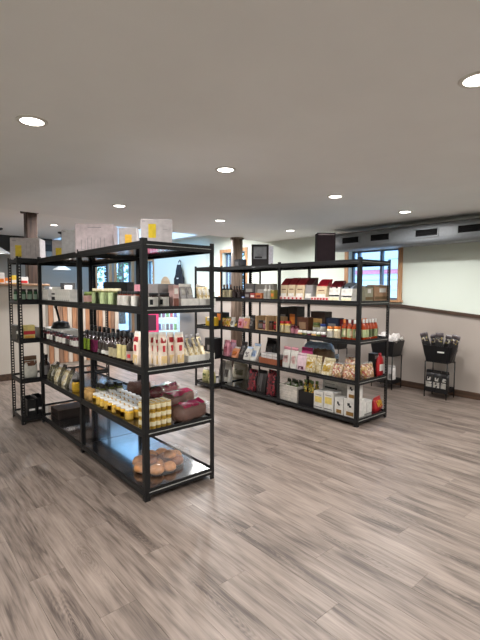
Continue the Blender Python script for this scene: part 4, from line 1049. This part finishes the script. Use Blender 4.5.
for k, (a, b, yt, off, sd) in enumerate(((333.5, 343.5, 362.5, .06, 2), (343.8, 357.5, 363, .06, 3))):
    bagB(a, b, yt, S4, off, .11, CANDY, 'clear bag of mixed candy, %s of the corner post' % ('farther left', 'just left')[k], 'clear candy bags', FILM, None, sd, topf=.9)
x, w, h = fitv(vB + .07, 361.5, 372, 362, S4)
pouch('clear bag of mixed candy right of the corner post', (x, vB + .07, S4), 0, w, .11, h, CANDY, 'clear candy bags', FILM, None, 'snack_bag', seed=1, topf=.9)
bagB(345, 356, 355.5, S4, .2, .12, CANDY, 'tall clear candy bag behind the other candy bags', 'clear candy bags', FILM, None, 0, topf=.92)
for (a, b, yt, off, l, m, lb, sd) in ((303, 336, 342, .46, .5, BLUEP, 'big pale blue soft bag at the back of the fourth shelf', 3), (313, 334, 349, .27, .3, P3('brown_bag', (112, 84, 58), rough=.4, coat=.3, bump=.4), 'brown soft bag lying before the blue bag', 8)):
    c, w, h = fitu(uB + off, a, b, yt, S4)
    loaf(lb, (uB + off, c, S4), FX, min(w, .5), .15, h, m, None, 'soft bags lying at the back', sd, 'soft_bag', 'bag')
for k, (a, b, yt, m, lb) in enumerate(((371.5, 376.6, 353, P3('matte_black', (26, 24, 26)), 'slim black carton beside the red bottle'),)):
    x, w, h = fitv(vB + .13, a, b, yt, S4)
    carton('carton', lb, 'carton', (x - .015, vB + .13, S4), 0, w * .85, .08, h, m, None, [(.2, .8, .75, .9, GREYB, 'print_panel'), (.2, .8, .2, .5, P3('dim_print', (70, 60, 60)), 'print_panel')])
x, w, h = fitv(vB + .04, 377, 383, 353, S4)
t = thing('red_bottle', 'flat red squeeze bottle at the right end of the fourth shelf', 'bottle', (x, vB + .04, S4))
obj('bottle_body', loft_me('red_bottle_body', [sring(w * b_, .05 * b_, z_ * h, 18, .75) for z_, b_ in ((0, .85), (.03, 1), (.55, 1.02), (.75, .85), (.86, .45), (.88, .4))], REDP), t)
obj('cap', lathe_me('red_bottle_cap', [(.017, h * .88), (.017, h * .98), (.012, h)], REDP, 12), t)
obj('label', box_me('red_bottle_label', -w * .3, w * .3, -.027, -.02, h * .2, h * .5, OFFW, .002), t)
# bottom shelf, near bay
c, w, h = fitu(uB + .02, 280, 297.5, 386, S5, 402)
t = thing('wire_basket', 'white woven basket on the bottom shelf beside the middle post', 'basket', (uB + .13, c, S5), FX)
BASK = P3('white_wicker', (206, 198, 188), rough=.7, bump=.5, bscale=90)
bm = bmesh.new(); open_box(bm, w * .93, .22, h, .008, 1.06); obj('basket_wall', new_mesh('basket_wall', bm, BASK), t)
for k in range(6):
    bm = bmesh.new(); z = h * (k + .5) / 6; f = 1 + .06 * z / h
    bx(bm, -w * .465 * f - .003, w * .465 * f + .003, -.11 * f - .003, -.11 * f + .004, z - h * .05, z + h * .05, .002); obj('weave', new_mesh('weave', bm, BASK), t)
bm = bmesh.new()
for a in ((-.5, .5, -.128, -.112), (-.5, .5, .112, .128)): bx(bm, a[0] * w, a[1] * w, a[2], a[3], h - .006, h + .012, .003)
for a in ((-.5, -.47), (.47, .5)): bx(bm, a[0] * w, a[1] * w, -.12, .12, h - .006, h + .012, .003)
obj('rim', new_mesh('basket_rim', bm, BASK), t)
for k in range(4):
    pouch('green packet standing in the white basket, %s from left' % ORD[k], (uB + .13 + .02 * (k % 2), c + w * .3 - k * w * .2, S5 + .012), FX, .06, .04, .25, GRNP, 'green packets in the white basket', P3('dark_green_top', (54, 60, 44)), OFFW, seed=k, patchz=(.7, .82))
c, w, h = fitu(uB + .02, 298.3, 313, 391.5, S5, 408)
tray('storage_bin', 'black bin on the bottom shelf between basket and cartons', 'bin', (uB + .12, c, S5), FX, w * .97, .2, h, PLAST_BLK)
YG = speckle('yellow_green_print', [(206, 176, 60), (88, 112, 50), (222, 196, 110), (60, 82, 44), (214, 150, 50)], 45)
for k in range(4):
    pouch('yellow-green packet standing in the black bin, %s from left' % ORD[k], (uB + .11 + .03 * (k % 2), c + w * .33 - k * w * .22, S5 + .006), FX, w * .2, .045, h + .12, YG, 'packets in the black bin', GRNP, YEL, seed=k, patchz=(.68, .82))
WB = P3('carton_plain', (214, 210, 204), rough=.55)
def cartB(a, b, yt, off, d, z, lb, panels, grp='white cartons on the bottom shelf', m=WB, side=()):
    c, w, h = fitu(uB + off, a, b, yt, z, yt + 15)
    return carton('carton', lb, 'carton', (uB + off + d / 2, c, z), FX, w * .97, d, h, m, grp, panels, side)
yel = [(.15, .85, .38, .72, P3('yellow_pale', (220, 196, 110)), 'print_panel'), (.1, .9, .1, .13, BLKCAP, 'print_line'), (.2, .8, .8, .84, GREYB, 'print_line')]
cartB(313.4, 323.2, 391.5, .02, .16, S5, 'white carton with yellow panel, left of the pair on bottom shelf', yel)
cartB(323.4, 333.4, 392, .02, .16, S5, 'white carton with yellow panel, right of the pair on bottom shelf', yel)
emb = [(.3, .5, .62, .78, BLKCAP, 'emblem'), (.42, .62, .54, .66, BLKCAP, 'emblem'), (.22, .8, .08, .3, P3('brown_gold', (140, 104, 50)), 'print_panel')]
cartB(334.4, 343.2, 398, .02, .15, S5, 'white carton with black emblem, left of the pair by the corner post', emb)
cartB(343.5, 356.2, 399.5, .02, .17, S5, 'white carton with black emblem, right of the pair by the corner post', emb)
c, w, h = fitu(uB + .22, 322, 347, 379, S5, 395)
carton('carton', 'wide white carton with dark band standing behind the small cartons', 'carton', (uB + .31, c, S5), FX, w, .16, h, WB, None, [(.1, .6, .62, .68, BLKCAP, 'print_line'), (.1, .5, .78, .8, GREYB, 'print_line')])
z2 = S5 + fitu(uB + .02, 343.5, 356.2, 399.5, S5)[2] + .001
c, w, h = fitu(uB + .04, 347.5, 356.5, 383.5, z2)
carton('carton', 'small white carton with black emblem stacked on top by the corner post', 'carton', (uB + .1, c, z2), FX, w, .13, h, WB, None, emb)
x, w, h = fitv(vB + .1, 360.5, 368.3, 400, S5)
carton('carton', 'plain white carton right of the corner post on the bottom shelf', 'carton', (x, vB + .12, S5), 0, w, .14, h, WB, None, [(.3, .32, .1, .9, GREYB, 'print_line')])
x, w, h = fitv(vB + .07, 371.5, 382, 396.5, S5)
pouch('red and yellow bag at the right end of the bottom shelf', (x, vB + .07, S5), .2, w * .9, .09, h, REDP, None, REDP, YEL, 'snack_bag', seed=2, patchz=(.3, .75), patchw=.7)
# ---------------- right-hand rack, far bay
g = 'goods in the far bay of the right-hand rack'
for (a, b, n_, yt, body, cap, lab, lb, lz) in ((222.5, 232.5, 3, 284.5, DKGLASS, BROWNP, CREAM, 'cream-labelled bottle with brown cap', (.08, .6)), (233, 243.5, 4, 286, DKGLASS, BLKCAP, P3('dim_label', (70, 56, 54)), 'dark bottle with dim label', (.1, .5)), (264, 272, 2, 285, OFFW, WLID, P3('grey_lab', (190, 186, 176)), 'white bottle with white cap', (.1, .6))):
    ys, pitch = rowB(a, b, n_, 295, uB + .04)
    for k, y in enumerate(ys):
        h = onu((a + b) / 2, yt, uB + .04).z - S2
        bottle('%s, %s from left on far-bay second shelf' % (lb, ORD[k]), (uB + .04, y, S2), min(.032, pitch * .47), h, body, cap, lab, g, .3, lz)
for (a, b, yt, off, m, pm, lb) in ((243.7, 246.3, 296.5, .04, P3('blue_tin', (50, 90, 160)), OFFW, 'small blue packet on far-bay second shelf'), (246.6, 251.8, 292, .05, P3('dark_pack', (60, 40, 40)), GREYB, 'small dark packet right of the blue packet'), (252, 257.2, 293, .05, P3('red_carton', (150, 44, 44)), OFFW, 'small red packet on far-bay second shelf'),
                               (257.4, 263.5, 293, .05, P3('orange_carton', (190, 110, 60)), DKRED, 'small orange packet on far-bay second shelf'), (272.5, 276.5, 290, .05, P3('leaf_carton', (150, 140, 60)), ORG, 'green and orange packet beside the middle post'),
                               (246.5, 256, 283.5, .24, GREYB, OFFW, 'grey carton at the back of far-bay second shelf, left'), (256.5, 276, 284, .24, P3('grey_box2', (156, 150, 142)), OFFW, 'long grey carton at the back of far-bay second shelf')):
    c, w, h = fitu(uB + off, a, b, yt, S2)
    carton('packet', lb, 'packet', (uB + off, c, S2), FX, w * .95, .08, h, m, g, [(.15, .85, .3, .65, pm, 'label_panel')])
for k, (a, b, yt, off, d, m, tp, pt, lb) in enumerate(((221.5, 226, 318, .05, .07, MIXP, YEL, ORG, 'yellow and orange bag, left of two on far-bay third shelf'), (226.2, 230.8, 317, .05, .07, MIXP, GRNP, YEL, 'yellow and orange bag, right of two on far-bay third shelf'), (231, 235, 317, .05, .06, OFFW, None, GREYB, 'narrow white bag on far-bay third shelf'), (235.2, 238.4, 321, .05, .05, P3('dk_y', (60, 54, 40)), None, YEL, 'narrow dark bag with yellow label on far-bay third shelf'),
                                     (238.6, 244, 317, .05, .07, PINKP, OFFW, REDLAB, 'pink bag on far-bay third shelf'), (244.2, 250, 316.5, .05, .07, P3('apricot', (220, 160, 120), coat=.3), OFFW, PINKP, 'apricot bag on far-bay third shelf'), (250.2, 255, 315, .06, .07, P3('black_bag', (36, 30, 30), coat=.3), None, GREYB, 'black bag left of the wooden crate'))):
    bagB(a, b, yt, S3, off, d, m, lb, g, tp, pt, k)
c, w, h = fitu(uB + .02, 255.5, 277, 316.5, S3)
t = thing('wooden_crate', 'open pale wooden crate on far-bay third shelf', 'crate', (uB + .12, c, S3), FX)
PALEW = wood('crate_wood', (186, 150, 108), (212, 180, 138), 'Z', 4)
for x in (-w / 2 + .008, 0, w / 2 - .008): obj('divider', box_me('crate_side', -.008, .008, -.1, .1, 0, h, PALEW, .001), t, (x, 0, 0))
obj('crate_floor', box_me('crate_floor', -w / 2 + .017, w / 2 - .017, -.1, .1, 0, .012, PALEW), t)
obj('crate_back', box_me('crate_back', -w / 2 + .017, w / 2 - .017, .09, .1, .012, h, PALEW), t)
for k in range(4):
    x = (-w * .37, -w * .15, w * .13, w * .36)[k]
    jar('dark packet jar in the pale wooden crate, %s from left' % ORD[k], (uB + .07, c - x, S3 + .0125), .036, h * .62, (BROWNP, PLUM, BROWNP, DKGLASS)[k], (BLKCAP, GRYPACK, BLKCAP, REDP)[k], (GRYPACK, PINKP, None, REDLAB)[k], .2, 'jars in the wooden crate')
for k, (a, b, yt, off, d, m, tp, pt, ti, lb) in enumerate(((224, 229.8, 340, .05, .08, PINKP, None, P3('rose_print', (206, 110, 130)), .05, 'pink bag, left of two on far-bay fourth shelf'), (230, 236, 340, .09, .07, P3('lilac', (190, 150, 170), coat=.3), PINKP, PINKP, .05, 'lilac-pink bag, right of two on far-bay fourth shelf'), (231.5, 238.5, 347, .04, .06, P3('salmon', (224, 150, 110), coat=.3), OFFW, ORG, .3, 'salmon tilted bag on far-bay fourth shelf'),
                                     (238.7, 244.5, 342, .06, .07, P3('black_bag', ()), None, GREYB, .3, 'black tilted bag on far-bay fourth shelf'), (244, 250.4, 347, .05, .08, OFFW, BLUEP, GREYB, .35, 'white tilted bag, left of two on far-bay fourth shelf'), (250.6, 257.5, 344, .08, .08, OFFW, BLUEP, BLUEP, .35, 'white tilted bag with blue, right of two on far-bay fourth shelf'))):
    bagB(a, b, yt, S4, off, d, m, lb, g, tp, pt, k, tilt=ti)
c, w, h = fitu(uB + .02, 257.5, 276.8, 358.5, S4, 364)
tray('brown_basket', 'terracotta-brown tray holding white packets on far-bay fourth shelf', 'basket', (uB + .13, c, S4), FX, w * .95, .18, h, TERRA, None, 1.04)
for k in range(3):
    carton('packet', 'white packet lying in the brown tray, %s from left' % ORD[k], 'packet', (uB + .13, c + w * .3 - k * w * .3, S4 + .005), FX, w * .27, .13, h + .05, CARD, 'white packets in the brown tray', [(.1, .9, .75, .8, GREYB, 'print_line')])
bagB(266, 276.5, 338, S4, .36, .1, P3('black_bag', ()), 'black bag standing at the back above the brown tray', g, None, GREYB, 3)
for k, (a, b) in enumerate(((249, 257), (257.4, 267), (267.4, 276.3))):
    bagB(a, b, (369, 370, 370)[k], S5, .06, .1, (PURP, P3('black_bag', ()), PURP)[k], 'large dark coffee sack with %s print, %s of three on the bottom shelf' % (('red', 'pale', 'red')[k], ORD[k]), 'large dark sacks', None, (REDLAB if False else P3('dull_red', (140, 60, 66)), P3('ash', (110, 106, 106)), P3('dull_red', ()))[k], k, topf=.93, patchz=(.1, .85), patchw=.35)
for k, (a, b, yt, off, m, lb) in enumerate(((220, 224.8, 360, .14, GRYPACK, 'pale grey bag, left of two on far-bay bottom shelf'), (225, 231, 361, .14, OFFW, 'pale bag, right of two on far-bay bottom shelf'), (233, 248, 363, .46, P3('beige_sack', (180, 170, 150), rough=.7, bump=.3), 'beige sack at the back of far-bay bottom shelf'))):
    bagB(a, b, yt, S5, off, .1, m, lb, g, None, GREYB if k < 2 else P3('sack_olive', (130, 124, 84)), k)
# ---------------- end rack of the right-hand rack
ue = EBX + .03
def endB(a, b, yt, z, off=.1): return fitu(ue + off, a, b, yt, z)
c, w, h = endB(198, 206, 322, S3, .14)
carton('packet', 'yellow packet on the end rack seen past the near rack', 'packet', (ue + .14, EBY + .2, S3), FX, .2, .1, .13, P3('sun_yellow', (226, 186, 50)), None, [(.2, .8, .55, .95, OFFW, 'print_panel')])
carton('packet', 'black carton behind the yellow packet on the end rack', 'packet', (ue + .3, EBY + .2, S3), FX, .3, .12, .2, P3('matte_black', ()), None, [(.5, .9, .4, .9, ORG, 'print_panel')])
carton('carton', 'black carton on the end rack fourth shelf behind the corner post', 'carton', (ue + .12, EBY + .14, S4), FX, .22, .16, .26, P3('matte_black', ()), None, [(.3, .7, .3, .6, GREYB, 'emblem')])
for k in range(2):
    pouch('pale yellow pouch on the bottom shelf of the end rack, %s of two' % ('left', 'right')[k], (ue + .1, EBY + .3 - .15 * k, S5), FX, .13, .09, .2, P3('pale_lemon', (196, 186, 130), coat=.3), 'pale yellow pouches on end rack', OFFW, GRNP, 'snack_bag', seed=k)
for k in range(3):
    jar('jar with dark lid, %s from left on the end rack second shelf' % ORD[k], (ue + .06, EBY + .32 - .11 * k, S2), .042, .13, OLIVE, BLKCAP, OFFW, .2, 'jars on the far end rack')
# ---------------- on top of the right-hand rack
c = onu(260, 255, BX_ + .3)
t = thing('framed_picture', 'black framed picture with grey photo standing on the right rack', 'picture', (BX_ + .3, c.y, S1), -TH)
dep = c.x * _F.x + c.y * _F.y; w = 17 * dep / FPX; h = onu(260, 244.5, BX_ + .3).z - S1
bm = bmesh.new(); f = w * .12
for a in ((-w / 2, -w / 2 + f, 0, h), (w / 2 - f, w / 2, 0, h), (-w / 2 + f, w / 2 - f, 0, h * .36), (-w / 2 + f, w / 2 - f, h - f, h)): bx(bm, a[0], a[1], -.02, .012, a[2], a[3])
obj('frame', new_mesh('picture_frame', bm, P3('frame_black', (34, 26, 28), rough=.4)), t)
obj('photo', box_me('photo', -w / 2 + f, w / 2 - f, -.008, .0, h * .36, h - f, P3('photo_grey', (150, 152, 156), rough=.3, var=.35, scale=9)), t)
obj('photo_subject', box_me('photo_subject', -w * .3, w * .12, -.0095, -.007, h * .40, h * .47, P3('photo_dark', (40, 40, 44)), .0), t)
obj('backing', box_me('picture_backing', -w / 2 + .005, w / 2 - .005, .012, .02, .005, h - .005, KRAFT), t)
q = onu(271.5, 258, BX_ + .36)
q = onu(266.5, 258, BX_ + .47)
carton('white_carton', 'white carton standing behind the framed picture', 'carton', (BX_ + .47, q.y, S1), -TH, .19, .10, h * .97, P3('cool_white', (222, 222, 232)), None, [(.8, .95, .1, .2, GREYB, 'print_line')])
q = onu(218, 264, BX_ + .3)
carton('black_case', 'small black box on the far end of the right rack top', 'box', (BX_ + .28, BY_ + 2.26, S1), FX, .12, .14, .13, PLAST_BLK, None, [(.2, .8, .3, .7, P3('dim_grey', (60, 60, 62)), 'print_panel')])
c = onu(325, 248, BX_ + .32); dep = c.x * _F.x + c.y * _F.y; h = onu(325, 233.5, BX_ + .32).z - S1
carton('dark_carton', 'tall dark brown carton on top of the right rack left of the duct', 'carton', (BX_ + .32, c.y, S1), -TH, 18 * dep / FPX, .16, h, P3('espresso', (24, 17, 19), rough=.9, spec=.1), None, [(.06, .94, .93, .96, P3('espresso_line', (70, 56, 56)), 'print_line')])

# ================================================================== BASKET STANDS BY THE RIGHT WALL
def stand(x, y, label, k_=1.0):
    t = thing('basket_stand', label, 'stand', (x, y, 0), FX + .0)
    w, d = .30 * k_, .24 * k_
    for sx in (-1, 1):
        for sy in (-1, 1):
            obj('leg', tube_me('stand_leg', [(sx * w / 2, sy * d / 2, 0), (sx * w / 2, sy * d / 2, .50)], .008, BLK), t)
    for z in (.09, .50):
        bm = bmesh.new()
        for a in ((-w / 2, w / 2, -d / 2 - .005, -d / 2 + .005), (-w / 2, w / 2, d / 2 - .005, d / 2 + .005), (-w / 2 - .005, -w / 2 + .005, -d / 2, d / 2), (w / 2 - .005, w / 2 + .005, -d / 2, d / 2)): bx(bm, *a, z - .005, z + .005)
        for k in range(5): bx(bm, -w / 2 + w * (k + .5) / 5 - .003, -w / 2 + w * (k + .5) / 5 + .003, -d / 2, d / 2, z - .004, z + .002)
        obj('wire_rack', new_mesh('wire_rack', bm, BLK), t)
    for z, hh, tp in ((.505, .22, 1.22), (.095, .05, 1.03)):
        bm = bmesh.new(); open_box(bm, w * .97, d * .97, hh, .004, tp); obj('basket', new_mesh('stand_basket', bm, PLAST_BLK), t, (0, 0, z))
    return t
s2 = (5.94, 2.63); s1 = (5.94, 3.44); s3 = (5.94, 4.40)
stand(s2[0], s2[1], 'two-tier black basket stand with dark bags against the taupe wall')
stand(s1[0], s1[1], 'two-tier black basket stand with white bags behind the rack end', 1.12)
stand(s3[0], s3[1], 'two-tier black basket stand farthest along the wall, seen through the rack')
DBAG = P3('black_pouch', (34, 32, 32), rough=.3, coat=.3); MARK = speckle('floral_print', [(60, 52, 52), (190, 180, 160), (168, 150, 84), (90, 76, 80)], 40)
for k in range(5):
    yy = s2[1] + .12 - .06 * k; a = (k - 2) * -.14
    t = pouch('black bag with floral print fanned in upper basket, %s from left' % ORD[k], (s2[0] - .045 + .075 * (k % 2), yy, .515), FX, .115, .04, .385 - .03 * (k % 2), DBAG, 'black bags in the upper basket', P3('bag_top_grey', (84, 76, 78), rough=.3), MARK, 'coffee_pouch', seed=k, patchz=(.68, .84), patchw=.7)
    t.rotation_euler = (0, 0, FX); t.rotation_euler.rotate(Matrix.Rotation(-a, 3, 'X').to_euler())
tg = [o for o in C.objects if o.name.startswith('basket_stand')][0]
obj('price_tag', box_me('price_tag', .02, .11, -.142, -.137, .635, .655, CARD), tg)
for k in range(3):
    pouch('black bag with white round label in lower basket, %s from left' % ORD[k], (s2[0] - .06, s2[1] + .105 - .105 * k, .10), FX, .105, .075, .28, DBAG, 'black bags in the lower basket', DBAG, OFFW, 'coffee_pouch', seed=k, patchz=(.12, .42), patchw=.8, patch2=OFFW)
for k in range(4):
    loaf('white soft bag heaped in upper basket, %s from left' % ORD[k], (s1[0] - .085 + .165 * (k % 2), s1[1] + (.09, .09, -.09, -.09)[k], (.65, .68, .66, .68)[k]), FX, .125, .10, .15, P3('white_bag', (214, 208, 204), rough=.35, coat=.3, bump=.4), None, 'white bags in the upper basket', k, 'soft_bag', 'bag')
for k in range(3):
    pouch('white bag with grey print in lower basket, %s from left' % ORD[k], (s1[0] - .03, s1[1] + .11 - .11 * k, .10), FX, .11, .09, .25, MATS['g_white_bag'], 'white bags in the lower basket', None, GRYPACK, 'snack_bag', seed=k, patchz=(.2, .5))
for k in range(2):
    loaf('pale bag lying in the farthest stand, %s of two' % ('left', 'right')[k], (s3[0], s3[1] + .08 - .16 * k, .64), FX + PI / 2, .18, .10, .13, MATS['g_white_bag'], None, 'pale bags in the farthest stand', 20 + k, 'soft_bag', 'bag')
